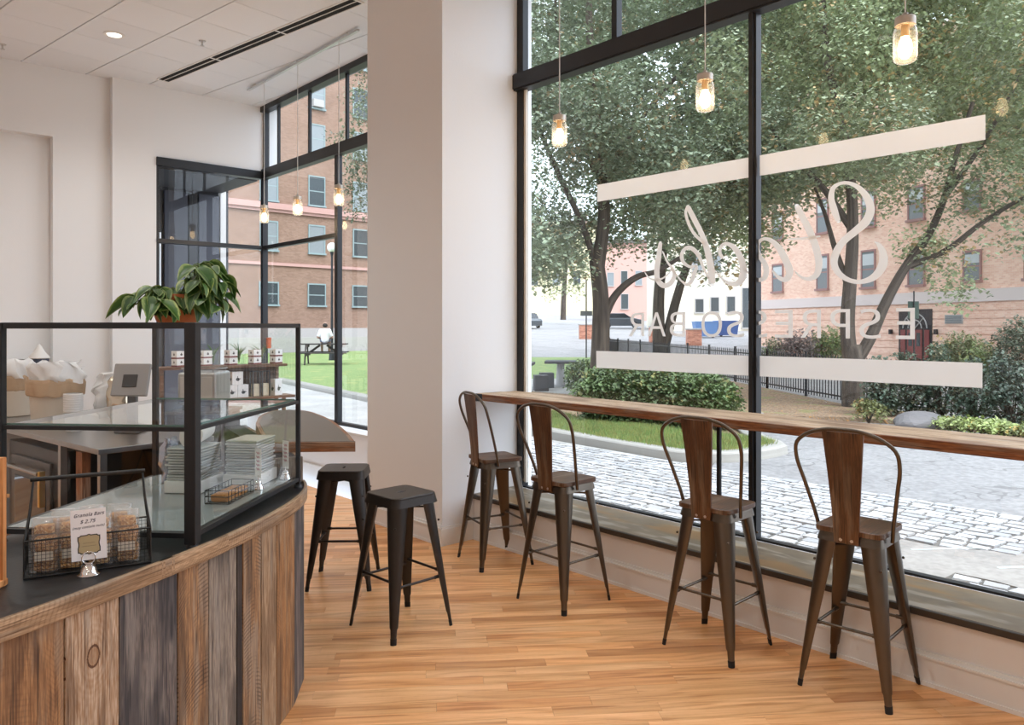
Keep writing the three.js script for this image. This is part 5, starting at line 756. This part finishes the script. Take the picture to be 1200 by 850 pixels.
{
  const hb = []; for (let k = 0; k < 9; k++) { const p = W(707 + k * 15.5, HOR, 0.0146 - 0.0001 * k); hb.push([V(p.x, 0.50 + 0.05 * Math.sin(k * 2.1), p.z), V(0.42, 0.47 + 0.04 * Math.cos(k * 1.3), 0.5)]); }
  shrub('clipped_hedge', 'clipped green box hedge on the bed beside the tree trunk', hb, clusterS, 1700, 3, [0.13, 0.2, 0.06], 'hedge');
  const dk = [0.085, 0.13, 0.08];
  [[1036, 455, 0.0158, 0.34, 'beside the twin stemmed tree'], [1067, 462, 0.0158, 0.33, 'next to the flat boulder'], [1104, 462, 0.0154, 0.33, 'in the middle of the fence row'], [1143, 462, 0.0147, 0.36, 'behind the pale ground cover'], [1186, 462, 0.0137, 0.36, 'at the end of the fence row']].forEach(([px, py, t, R, w], k) => { const p = W(px, HOR, t); shrub('evergreen_shrub', 'dark green evergreen shrub against the iron fence ' + w, [[V(p.x, 0.5, p.z), V(R, 0.52, R)], [V(p.x + 0.1, 0.75 + 0.12 * (k % 3), p.z - 0.1), V(R * 0.6, 0.38, R * 0.6)]], clusterS, 900, 70 + k, dk); });
  [[1125, 410, 0.032, 0.95, [0.28, 0.33, 0.14], 'beside the red entrance doors'], [1158, 425, 0.029, 0.8, [0.25, 0.32, 0.13], 'at the foot of the brick facade'], [935, 405, 0.034, 0.8, [0.2, 0.16, 0.15], 'with purplish leaves'], [972, 402, 0.034, 0.85, [0.27, 0.36, 0.14], 'with bright new growth'], [1204, 395, 0.0275, 1.0, [0.18, 0.22, 0.14], 'tall and loose at the facade corner'], [905, 410, 0.036, 0.6, [0.2, 0.26, 0.12], 'low and pale']].forEach(([px, py, t, R, hue, w], k) => { const p = W(px, py, t), y = Math.max(0.5, p.y); shrub('garden_shrub', 'garden shrub beyond the fence ' + w, [[V(p.x, y * 0.6, p.z), V(R, y * 0.62, R)], [V(p.x, y, p.z), V(R * 0.7, 0.5, R * 0.7)]], clusterB, 150, 90 + k, hue); });
  const p6 = W(682, HOR, 0.021); shrub('agave_shrub', 'rounded grey green shrub near the stone chess tables', [[V(p6.x, 0.45, p6.z), V(0.42, 0.42, 0.42)]], clusterS, 700, 61, [0.16, 0.22, 0.1]);
  const gc = []; for (let k = 0; k < 8; k++) { const p = onY(1112 + k * 13, 503 + k * 1.4, 0.06); gc.push([V(p.x, 0.1, p.z), V(0.26, 0.12, 0.22)]); } shrub('ground_cover', 'pale yellow green ground cover along the bed edge', gc, clusterS, 700, 62, [0.3, 0.36, 0.12]);
  const sm = onY(1018, 494, 0.06); shrub('young_shrub', 'small yellowish shrub at the foot of the twin stemmed tree', [[V(sm.x, 0.2, sm.z), V(0.3, 0.22, 0.25)]], clusterS, 500, 63, [0.26, 0.28, 0.1]);
  const bp = onY(1080, 498, 0.05); single('boulder', rumple(new THREE.IcosahedronGeometry(1, 3).scale(0.62, 0.17, 0.4), 0.12, 3, 4).translate(bp.x, 0.08, bp.z), mat({ color: lin(0.17, 0.16, 0.16), roughness: 0.95 }), 'flat grey boulder lying in the planting bed', 'rock');
}
// ---------- iron fence ----------
{
  const pts = [[13.7, 3.2], [14.95, -3.8], [16.6, -7.3], [19.3, -10.9], [31, -26], [36, -32]].map(([x, z]) => V(x, 0, z)), g = thing('iron_fence', 'black iron picket fence along the street edge of the planting bed', 'fence', [0, 0, 0]);
  const pk = M([B(0.018, 0.95, 0.018, 0, 0.53, 0), new THREE.ConeGeometry(0.018, 0.06, 4).translate(0, 1.03, 0)]), post = M([B(0.05, 1.08, 0.05, 0, 0.54, 0), B(0.06, 0.02, 0.06, 0, 1.09, 0)]), rest = []; let n = 0;
  for (let k = 0; k < pts.length - 1; k++) {
    const a = pts[k], b = pts[k + 1], L2 = a.distanceTo(b), N = Math.round(L2 / 0.135);
    for (const y of [0.14, 0.92]) part('rail', beam(a.clone().setY(y), b.clone().setY(y), 0.02, 0.035), blackMetal, g);
    for (let i = 0; i < N; i++) { const p = a.clone().lerp(b, (i + 0.5) / N), e = toPx(p); if (n < 296 && e[0] > 715 && e[0] < 1215) { const m = part('picket', pk, blackMetal, g); m.position.copy(p); n++; } else rest.push(pk.clone().translate(p.x, 0, p.z)); }
    const S2 = Math.max(1, Math.round(L2 / 2.4)); for (let i = 0; i <= S2; i++) { const m = part('fence_post', post, blackMetal, g); m.position.copy(a.clone().lerp(b, i / S2)); }
  }
  part('pickets', rest, blackMetal, g).userData.kind = 'stuff';
}
// ---------- stone chess tables, picnic table and sitter, lamps and signs ----------
{
  const st = mat({ color: lin(0.42, 0.41, 0.4), roughness: 0.9, bumpMap: T.noise, bumpScale: 0.01 }), dk = mat({ color: lin(0.09, 0.09, 0.095), roughness: 0.8 });
  struct('footway', prism([[13.6, -12.6], [17.6, -13.2], [17.2, -17.5], [13.2, -17]], -0.05, 0.064), conc, 'concrete pad under the stone chess tables', 'pavement');
  [[657, 0.0236, 'with two block seats'], [607, 0.0225, 'next to the window jamb']].forEach(([px, t, w]) => {
    const p = W(px, HOR, t).setY(0.066), g = thing('stone_table', 'grey stone chess table ' + w, 'table', p, YAW); part('top', RB(0.85, 0.07, 0.85, 0.01, 0, 0.66, 0), dk, g); part('pedestal', [C(0.1, 0.14, 0.62, 0, 0.31, 0, 14), C(0.24, 0.24, 0.04, 0, 0.02, 0)], st, g);
    for (const s of px < 630 ? [1] : [-1, 1]) { const q = p.clone().add(V(s * 0.5 * CY - 0.36, 0, s * 0.5 * SY + 0.52)), b = thing('stone_stool', 'dark stone block seat at the chess table ' + w, 'seat', q, YAW + 0.2, 'block seats ' + w); part('block', RB(0.36, 0.4, 0.36, 0.015, 0, 0.2, 0), dk, b); part('plinth', RB(0.28, 0.02, 0.28, 0.004, 0, 0.01, 0), st, b); }
  });
  const pp = W(379, HOR, 0.0375).setY(0.05), wd = mat({ map: T.barnDark, color: lin(0.55, 0.5, 0.46), roughness: 0.8 }), pt = thing('picnic_table', 'weathered wooden picnic table on the lawn', 'table', pp, -YAW + 0.15);
  for (let k = 0; k < 5; k++) part('top_plank', uvm(RB(1.75, 0.04, 0.135, 0.004, 0, 0.74, -0.29 + k * 0.145), 'x', k * 0.3, k * 0.1), wd, pt);
  for (const z of [-0.68, 0.68]) for (const o of [-0.075, 0.075]) part('bench_plank', uvm(RB(1.75, 0.04, 0.135, 0.004, 0, 0.43, z + o), 'x', z, o), wd, pt);
  for (const x of [-0.6, 0.6]) { for (const s of [-1, 1]) part('leg', uvm(beam(V(x, 0, s * 0.62), V(x, 0.72, s * 0.22), 0.045, 0.1)), wd, pt); part('cross_beam', uvm(B(0.045, 0.09, 1.5, x + 0.045, 0.365, 0)), wd, pt); part('top_cleat', uvm(B(0.045, 0.09, 0.7, x + 0.045, 0.675, 0)), wd, pt); }
  for (const s of [-1, 1]) part('brace', uvm(beam(V(s * 0.58, 0.37, 0), V(s * 0.12, 0.7, 0), 0.04, 0.08)), wd, pt);
  pt.scale.setScalar(1.2);
  // the sitter: on the table top, back to the cafe, feet on the far bench
  const sdf = (caps, cell, lo, n) => { const mc = new MarchingCubes(n, bark, false, false, 60000); mc.isolation = 0; const half = cell * n / 2; for (let k = 0; k < n; k++) for (let j = 0; j < n; j++) for (let i = 0; i < n; i++) { const p = V(lo.x + i * cell, lo.y + j * cell, lo.z + k * cell); let s = 9; for (const [a, b, ra, rb] of caps) { const ab = b.clone().sub(a), t = clamp(p.clone().sub(a).dot(ab) / (ab.lengthSq() || 1)), d = p.distanceTo(a.clone().addScaledVector(ab, t)) - lerp(ra, rb, t), kk = 0.03, h = clamp(0.5 + 0.5 * (s - d) / kk); s = lerp(s, d, h) - kk * h * (1 - h); } mc.field[i + j * n + k * n * n] = -s; } mc.update(); const c = mc.count, P = mc.positionArray.slice(0, c * 3), N = mc.normalArray.slice(0, c * 3); for (let i = 0; i < c; i++) { for (let q = 0; q < 3; q++) P[i * 3 + q] = (P[i * 3 + q] + 1) * half; P[i * 3] += lo.x; P[i * 3 + 1] += lo.y; P[i * 3 + 2] += lo.z; } const g = new THREE.BufferGeometry(); g.setAttribute('position', new THREE.BufferAttribute(P, 3)); g.setAttribute('normal', new THREE.BufferAttribute(N, 3)); return g; };
  const v = V, both = (f) => [...f(-1), ...f(1)], lo = v(-0.5, -0.42, -0.76), cell = 0.022, n = 60;
  const body = [[v(0, 0.12, 0), v(0, 0.42, 0.03), 0.12, 0.14], [v(0, 0.42, 0.03), v(0, 0.56, 0), 0.13, 0.07], [v(0, 0.55, 0), v(0, 0.63, -0.02), 0.05, 0.05], [v(0, 0.68, -0.02), v(0, 0.75, -0.03), 0.085, 0.09], [v(0, 0.68, -0.1), v(0, 0.68, -0.115), 0.02, 0.012], ...both((s) => [[v(s * 0.17, 0.49, 0.01), v(s * 0.27, 0.24, 0.0), 0.06, 0.045], [v(s * 0.27, 0.24, 0), v(s * 0.16, 0.17, -0.24), 0.042, 0.032], [v(s * 0.16, 0.17, -0.24), v(s * 0.13, 0.165, -0.31), 0.034, 0.022], [v(s * 0.1, 0.09, -0.02), v(s * 0.15, 0.13, -0.42), 0.095, 0.065], [v(s * 0.15, 0.13, -0.42), v(s * 0.14, -0.28, -0.52), 0.06, 0.042], [v(s * 0.14, -0.31, -0.52), v(s * 0.15, -0.33, -0.66), 0.045, 0.035], [v(s * 0.088, 0.71, -0.025), v(s * 0.092, 0.72, -0.025), 0.018, 0.014]])];
  const shirt = [[v(0, 0.15, 0.01), v(0, 0.42, 0.035), 0.155, 0.165], [v(0, 0.42, 0.03), v(0, 0.52, 0.01), 0.15, 0.08], ...both((s) => [[v(s * 0.16, 0.49, 0.01), v(s * 0.24, 0.31, 0.0), 0.078, 0.066]])];
  const sp = W(381, HOR, 0.03765).setY(0.05 + 0.916), pe = thing('person', 'person in a white shirt sitting on the picnic table facing away', 'person', sp, -YAW + 0.2);
  pe.scale.setScalar(1.12);
  part('body', sdf(body, cell, lo, n), mat({ color: lin(0.33, 0.2, 0.14), roughness: 0.7 }), pe); part('shirt', sdf(shirt, cell, lo, n), mat({ color: lin(0.85, 0.85, 0.86), roughness: 0.9 }), pe, 'white shirt');
  part('shorts', sdf([[v(0, 0.12, 0), v(0, 0.15, 0), 0.125, 0.13], ...both((s) => [[v(s * 0.1, 0.1, -0.02), v(s * 0.145, 0.13, -0.36), 0.1, 0.08]])], cell, lo, n), mat({ color: lin(0.12, 0.13, 0.17), roughness: 0.9 }), pe, 'dark shorts');
  part('hair', S(0.103, 0, 0.745, 0.0, 14).scale(0.95, 0.95, 1), mat({ color: lin(0.03, 0.022, 0.018), roughness: 0.9 }), pe);
  const lp = W(389, HOR, 0.042).setY(0.05), lm = thing('lamp_post', 'dark lamp post with a white globe on the lawn', 'lamp post', lp); part('pole', [C(0.05, 0.07, 5.2, 0, 2.6, 0, 12), C(0.12, 0.16, 0.5, 0, 0.25, 0, 12), C(0.1, 0.06, 0.2, 0, 5.25, 0, 12)], blackMetal, lm); part('globe', S(0.24, 0, 5.55, 0, 18), mat({ color: lin(0.8, 0.8, 0.78), roughness: 0.3 }), lm);
  const s1 = W(1071, HOR, 0.0215).setY(0), sg = thing('street_sign', 'dark green street sign on a thin post by the evergreen shrubs', 'sign', s1, -YAW); part('post', C(0.018, 0.018, 2.6, 0, 1.3, 0, 8), wire, sg); part('sign_panel', RB(0.28, 0.44, 0.012, 0.006, 0, 2.12, -0.025), mat({ color: lin(0.05, 0.08, 0.06) }), sg);
  const s2 = W(687, HOR, 0.045).setY(0), sg2 = thing('street_sign', 'thin street sign post with a flat dark plate near the hill road', 'sign', s2, -YAW); part('post', C(0.035, 0.035, 4.2, 0, 2.1, 0, 8), wire, sg2); part('sign_panel', RB(0.62, 0.26, 0.02, 0.006, 0, 2.4, 0.05), mat({ color: lin(0.12, 0.12, 0.12) }), sg2);
}
// ---------- buildings ----------
const brickTex = (s, a, b, m) => tex(512, 512, (u, v) => { const row = Math.floor(v * 64), x = u * 24 + (row % 2) * 0.5, fx = x % 1, fy = (v * 64) % 1, c = hsh(Math.floor(x) % 24, row, s), n = fbm(u, v, 4, 4, s, 4); if (fx < 0.045 || fy < 0.12) return mix3(m, a, 0.2); return mix3(mix3(a, b, clamp(c * 0.9 + (n - 0.5) * 0.8)), m, 0.08); }, 5.0, 4.8);
function winPart(parent, frameM, glassM, w, h, x, y, z, sash = true) {   // on a wall facing +z
  const f = part('window', [B(w + 0.16, 0.1, 0.16, 0, h / 2 + 0.05, 0), B(w + 0.24, 0.12, 0.26, 0, -h / 2 - 0.06, 0.04), B(0.08, h, 0.16, -w / 2 - 0.04, 0, 0), B(0.08, h, 0.16, w / 2 + 0.04, 0, 0), ...(sash ? [B(w, 0.07, 0.1, 0, 0, 0)] : [])], frameM, parent); f.position.set(x, y, z);
  part('pane', B(w, h, 0.03, 0, 0, 0.03), glassM, f); return f;
}
const glassDark = phys({ color: lin(0.05, 0.065, 0.07), roughness: 0.2 }), glassPale = phys({ color: lin(0.24, 0.27, 0.28), roughness: 0.12 }), frameGreen = mat({ color: lin(0.25, 0.32, 0.32) }), stone = mat({ color: lin(0.42, 0.4, 0.38), roughness: 0.85 }), stonePink = mat({ color: lin(0.5, 0.3, 0.26), roughness: 0.85 });
{
  const g = thing('apartment_block', 'tall brown brick apartment block with sash windows behind the lawn', 'building', [0, 0, -50]), bt = brickTex(3, hex(0xa88773), hex(0x8e6d5a), hex(0xa89a8c));
  part('wall', uvm(BB(4, 38, -0.4, 34, -14, 0)), mat({ map: bt, color: lin(0.78, 0.76, 0.75), roughness: 0.9 }), g);
  part('cornice', [BB(4, 38.2, 9.75, 10.15, 0, 0.3), BB(4, 38.1, 9.55, 9.75, 0, 0.16)].map((x) => uvm(x)), stonePink, g, 'pinkish stone cornice');
  part('cornice', uvm(BB(4, 38.1, 5.9, 6.1, 0, 0.12)), stonePink, g); part('plinth', uvm(BB(4, 38, -0.3, 1.6, 0, 0.15)), stone, g, 'pale stone plinth');
  const x0 = onZ(315, 226, -50).x, dx = onZ(371, 226, -50).x - x0;
  for (let c = -3; c < 9; c++) [[3.95, 1.25, 1.45, 1], [7.9, 1.15, 1.9, 0], [11.35, 1.15, 2.0, 0], [15.1, 1.15, 1.9, 0], [18.3, 1.15, 2.0, 0], [21.9, 1.15, 2, 0]].forEach(([y, w, h, dkk], rI) => { const x = x0 + c * dx; if (x < 5 || x > 37) return; const f = winPart(g, frameGreen, dkk ? glassDark : ((c + rI) % 3 ? glassPale : glassDark), w, h, x, y, 0.0, true); if (rI === 4 && c === 1) part('air_conditioner', [B(0.8, 0.5, 0.4, 0, -h / 2 + 0.3, 0.18)], stone, f, 'white window air conditioner'); });
  single('garden_wall', uvm(BB(6, 40, 0, 1.0, -46.6, -46.2)), stone, 'low pale stone wall in front of the apartment block', 'wall');
}
{
  const A = V(44.9, 0, -26), Bq = V(37.7, 0, -9.6), u = Bq.clone().sub(A).normalize(), yaw = Math.atan2(-u.z, u.x), nrm = V(-u.z, 0, u.x);   // facade faces the cafe
  const g = thing('brick_school', 'long orange brick building with a pale stone band and arched red doors', 'building', A, yaw), bt = brickTex(9, hex(0xf6d0b9), hex(0xe4b096), hex(0xefdccf));
  const face = nrm.dot(V(-1, 0, 0)) > 0 ? 1 : -1, F = (x0, x1, y0, y1, d0, d1) => uvm(BB(x0, x1, y0, y1, Math.min(face * d0, face * d1), Math.max(face * d0, face * d1)));
  const bm = mat({ map: bt, roughness: 0.9 });
  part('wall', F(-0.8, 34, -0.4, 16, -8, 0), bm, g);
  for (let k = 0; k < 8; k++) part('brick_course', F(-0.82, 34, -0.08 + k * 0.36, 0.25 + k * 0.36, 0, 0.07), bm, g);
  part('stone_band', F(-0.85, 34, 2.82, 3.38, 0, 0.12), mat({ color: lin(0.72, 0.62, 0.58), roughness: 0.85 }), g, 'pale stone band');
  const on = (px, py) => { const r0 = W(px, py, 1).sub(V(0, EYE, 0)), t = A.dot(nrm) / V(r0.x, 0, r0.z).dot(nrm), p = W(px, py, t); return [V(p.x - A.x, 0, p.z - A.z).dot(u), p.y]; };
  const fr = mat({ color: lin(0.36, 0.2, 0.18), roughness: 0.7 });
  for (const [a, b, c, d] of [[906, 918, 311, 342], [958, 971, 300, 339], [1010.5, 1026, 295, 337], [1065, 1084, 297, 334], [1130, 1150, 296, 329], [1202, 1224, 290, 326]]) {
    const p = on(a, c), q = on(b, d), w = q[0] - p[0], h = p[1] - q[1];
    for (const up of [0, 3.2]) { const f = winPart(g, fr, glassPale, w * 0.9, h * 0.95, (p[0] + q[0]) / 2, (p[1] + q[1]) / 2 + up, 0); if (face < 0) f.rotation.y = Math.PI; part('sash_blind', B(w * 0.86, h * 0.3, 0.012, 0, h * 0.26, 0.052), mat({ color: lin(0.55, 0.58, 0.58) }), f); }
  }
  const da = on(1055, 368), db = on(1094, 424), dw = db[0] - da[0], dc = (da[0] + db[0]) / 2, red = mat({ color: lin(0.22, 0.05, 0.045), roughness: 0.5 });
  const door = part('entrance', [F(dc - dw / 2, dc + dw / 2, 0, 2.55, 0.02, 0.1)], mat({ color: lin(0.03, 0.025, 0.025) }), g, 'dark arched entrance');
  for (const s of [-1, 1]) { part('door_leaf', [F(dc + s * dw * 0.12 - dw * 0.1, dc + s * dw * 0.12 + dw * 0.1, 0, 1.55, 0.1, 0.14)], red, door, 'red panelled door leaf'); part('door_window', F(dc + s * dw * 0.12 - dw * 0.055, dc + s * dw * 0.12 + dw * 0.055, 0.75, 1.4, 0.135, 0.15), glassDark, door); part('sidelight', F(dc + s * dw * 0.36 - dw * 0.07, dc + s * dw * 0.36 + dw * 0.07, 0.1, 1.55, 0.1, 0.13), red, door); }
  part('fanlight', [new THREE.TorusGeometry(dw * 0.36, 0.035, 6, 20, Math.PI).translate(dc, 1.62, face * 0.11), new THREE.TorusGeometry(dw * 0.2, 0.03, 6, 20, Math.PI).translate(dc, 1.62, face * 0.11), ...[0.35, 0.75, 1.15].map((a, i) => bar([dc, 1.62, face * 0.11], [dc + Math.cos(Math.PI * (i + 1) / 4) * dw * 0.36, 1.62 + Math.sin(Math.PI * (i + 1) / 4) * dw * 0.36, face * 0.11], 0.025))], stone, door, 'pale arched fanlight');
  const va = on(1109, 369), vb = on(1130, 379.5); const vt = part('vent_panel', F(va[0], vb[0], vb[1], va[1], 0.02, 0.1), stone, g, 'white louvred vent'); for (let k = 0; k < 4; k++) part('louvre', F(va[0] + 0.06, vb[0] - 0.06, vb[1] + 0.05 + k * 0.09, vb[1] + 0.1 + k * 0.09, 0.1, 0.13), glassPale, vt);
  for (const px of [1047, 1100]) { const p = on(px, 389); part('wall_lantern', [F(p[0] - 0.07, p[0] + 0.07, p[1] - 0.12, p[1] + 0.12, 0.12, 0.25), F(p[0] - 0.02, p[0] + 0.02, p[1] - 0.02, p[1] + 0.02, 0.02, 0.14)], blackMetal, g); }
}
// hill road, far houses, cars
{
  const prof = [[0.044, -0.06], [0.06, 0.75], [0.1, 2.0], [0.25, 6.2]], L0 = 470, R0 = 905, ring = prof.map(([t, y]) => [W(L0, HOR, t).setY(y), W(R0, HOR, t).setY(y), W(R0, HOR, t).setY(y - 0.5), W(L0, HOR, t).setY(y - 0.5)]);
  struct('hill_road', uvm(loft(ring, { crease: 0.4 })), asph, 'pale road climbing the hill', 'road');
  const ry = (t) => { for (let i = 0; i < 3; i++) if (t <= prof[i + 1][0]) return lerp(prof[i][1], prof[i + 1][1], (t - prof[i][0]) / (prof[i + 1][0] - prof[i][0])); return 6.2; };
  const hs = (name, label, pa, pb, t, top, col, wins, roof) => { const a = W(pa, HOR, t), b = W(pb, HOR, t), w = a.distanceTo(b), y0 = ry(t), y1 = EYE - t * (top - HOR), g = thing(name, label, 'building', a.clone().setY(y0), YAW * -1 + 0); g.rotation.y = -YAW; part('wall', uvm(BB(0, w, -0.6, y1 - y0, -8, 0)), mat({ color: lin(...col), roughness: 0.9 }), g); const q = w / (pb - pa); wins.forEach(([x0, x1, ya, yb, dk]) => winPart(g, stone, dk ? glassDark : glassPale, (x1 - x0) * t, (yb - ya) * t, ((x0 + x1) / 2 - pa) * q, EYE - t * ((ya + yb) / 2 - HOR) - y0, 0, false)); if (roof) part('roof', uvm(BB(-0.4, w + 0.4, y1 - y0, y1 - y0 + 0.5, -8.4, 0.4)), mat({ color: lin(...roof), roughness: 0.9 }), g); };
  hs('far_house', 'cream rendered house with small windows behind the skips', 776, 892, 0.078, 225, [0.78, 0.72, 0.58], [[815, 824, 351, 366, 1], [833, 842, 349, 365, 1], [852, 861, 348, 366, 1], [812, 822, 300, 318], [834, 844, 300, 318], [870, 893, 338, 384, 1]], [0.3, 0.25, 0.22]);
  hs('far_house', 'pink brick terrace house partly hidden by tree trunks', 702, 774, 0.12, 285, [0.60, 0.36, 0.30], [[712, 719, 320, 335], [728, 735, 318, 334, 1], [745, 752, 318, 334], [728, 736, 345, 362, 1]], [0.2, 0.18, 0.17]);
  hs('far_house', 'pale yellow house at the top of the hill road', 596, 700, 0.17, 262, [0.72, 0.64, 0.42], [[622, 630, 320, 334, 1], [648, 656, 320, 334], [672, 680, 318, 333, 1]], [0.3, 0.22, 0.18]);
  const bw = mat({ map: brickTex(17, hex(0xc98a70), hex(0x9a5d48), hex(0xc4a898)), roughness: 0.9 });
  [[686, 0.062, 'beside the parked car'], [769, 0.058, 'next to the dark tree stem'], [813, 0.055, 'in front of the skips']].forEach(([px, t, w]) => { const p = W(px, HOR, t).setY(ry(t) - 0.1), g = thing('brick_pier', 'red brick gate pier ' + w, 'pier', p, -YAW); part('shaft', uvm(B(0.9, 1.1, 0.6, 0, 0.55, 0)), bw, g); part('cap', RB(1.0, 0.1, 0.7, 0.02, 0, 1.15, 0), stone, g); });
  [[826, 0.064, [0.12, 0.25, 0.5], 'bright blue refuse skip by the brick pier'], [851, 0.066, [0.04, 0.1, 0.28], 'dark blue refuse skip before the cream house']].forEach(([px, t, c, label]) => { const p = W(px, HOR, t).setY(ry(t)), g = thing('refuse_skip', label, 'skip', p, -YAW), m = mat({ color: lin(...c), roughness: 0.5 }); part('bin', loft([[[-0.7, -0.5], [0.7, -0.5], [0.7, 0.5], [-0.7, 0.5]].map(([x, z]) => V(x, 0.1, z)), [[-0.85, -0.6], [0.85, -0.6], [0.85, 0.6], [-0.85, 0.6]].map(([x, z]) => V(x, 1.15, z))], { crease: 0.3 }), m, g); part('lid', uvm(RB(1.75, 0.08, 1.25, 0.02, 0, 1.2, 0)), m, g); for (const x of [-0.5, 0.5]) part('wheel', C(0.1, 0.1, 0.08, 0, 0, 0, 12).rotateX(Math.PI / 2).translate(x, 0.1, 0.4), rubber, g); });
  const car = (pos, turn, col, label) => {
    const g = thing('parked_car', label, 'car', pos, turn), m = phys({ color: lin(...col), roughness: 0.3, clearcoat: 0.8, clearcoatRoughness: 0.1 }), s = new THREE.Shape([[-2.15, 0.3], [-2.2, 0.7], [-2.0, 0.85], [-1.2, 0.95], [1.3, 0.95], [2.05, 0.78], [2.15, 0.55], [2.1, 0.3]].map(([x, y]) => new THREE.Vector2(x, y))), c = new THREE.Shape([[-1.6, 0.93], [-1.1, 1.4], [0.3, 1.45], [1.15, 0.93]].map(([x, y]) => new THREE.Vector2(x, y)));
    part('car_body', new THREE.ExtrudeGeometry(s, { depth: 1.6, bevelEnabled: true, bevelSize: 0.06, bevelThickness: 0.06, bevelSegments: 2 }).translate(0, 0, -0.8), m, g); part('cabin', new THREE.ExtrudeGeometry(c, { depth: 1.3, bevelEnabled: true, bevelSize: 0.05, bevelThickness: 0.08, bevelSegments: 2 }).translate(0, 0, -0.65), phys({ color: lin(0.03, 0.035, 0.04), roughness: 0.05 }), g); part('roof', uvm(RB(1.25, 0.05, 1.25, 0.02, -0.4, 1.47, 0)), m, g);
    for (const x of [-1.35, 1.35]) for (const z of [-0.78, 0.78]) { const w = part('wheel', C(0.32, 0.32, 0.2, 0, 0, 0, 20).rotateX(Math.PI / 2).translate(x, 0.32, z), rubber, g); part('hub_cap', C(0.17, 0.17, 0.22, 0, 0, 0, 14).rotateX(Math.PI / 2).translate(x, 0.32, z), brushed, w); }
    part('light_cluster', [B(0.06, 0.14, 0.3, 2.18, 0.66, 0.6), B(0.06, 0.14, 0.3, 2.18, 0.66, -0.6)], mat({ color: lin(0.7, 0.7, 0.7) }), g);
  };
  car(W(616, HOR, 0.085).setY(ry(0.085) + 0.02), 1.2, [0.05, 0.06, 0.07], 'dark car on the hill road next to the window jamb');
  car(W(728, HOR, 0.085).setY(ry(0.085) + 0.02), -0.9, [0.04, 0.05, 0.06], 'dark car parked behind the tree fork');
}
renderer.render(scene, camera);
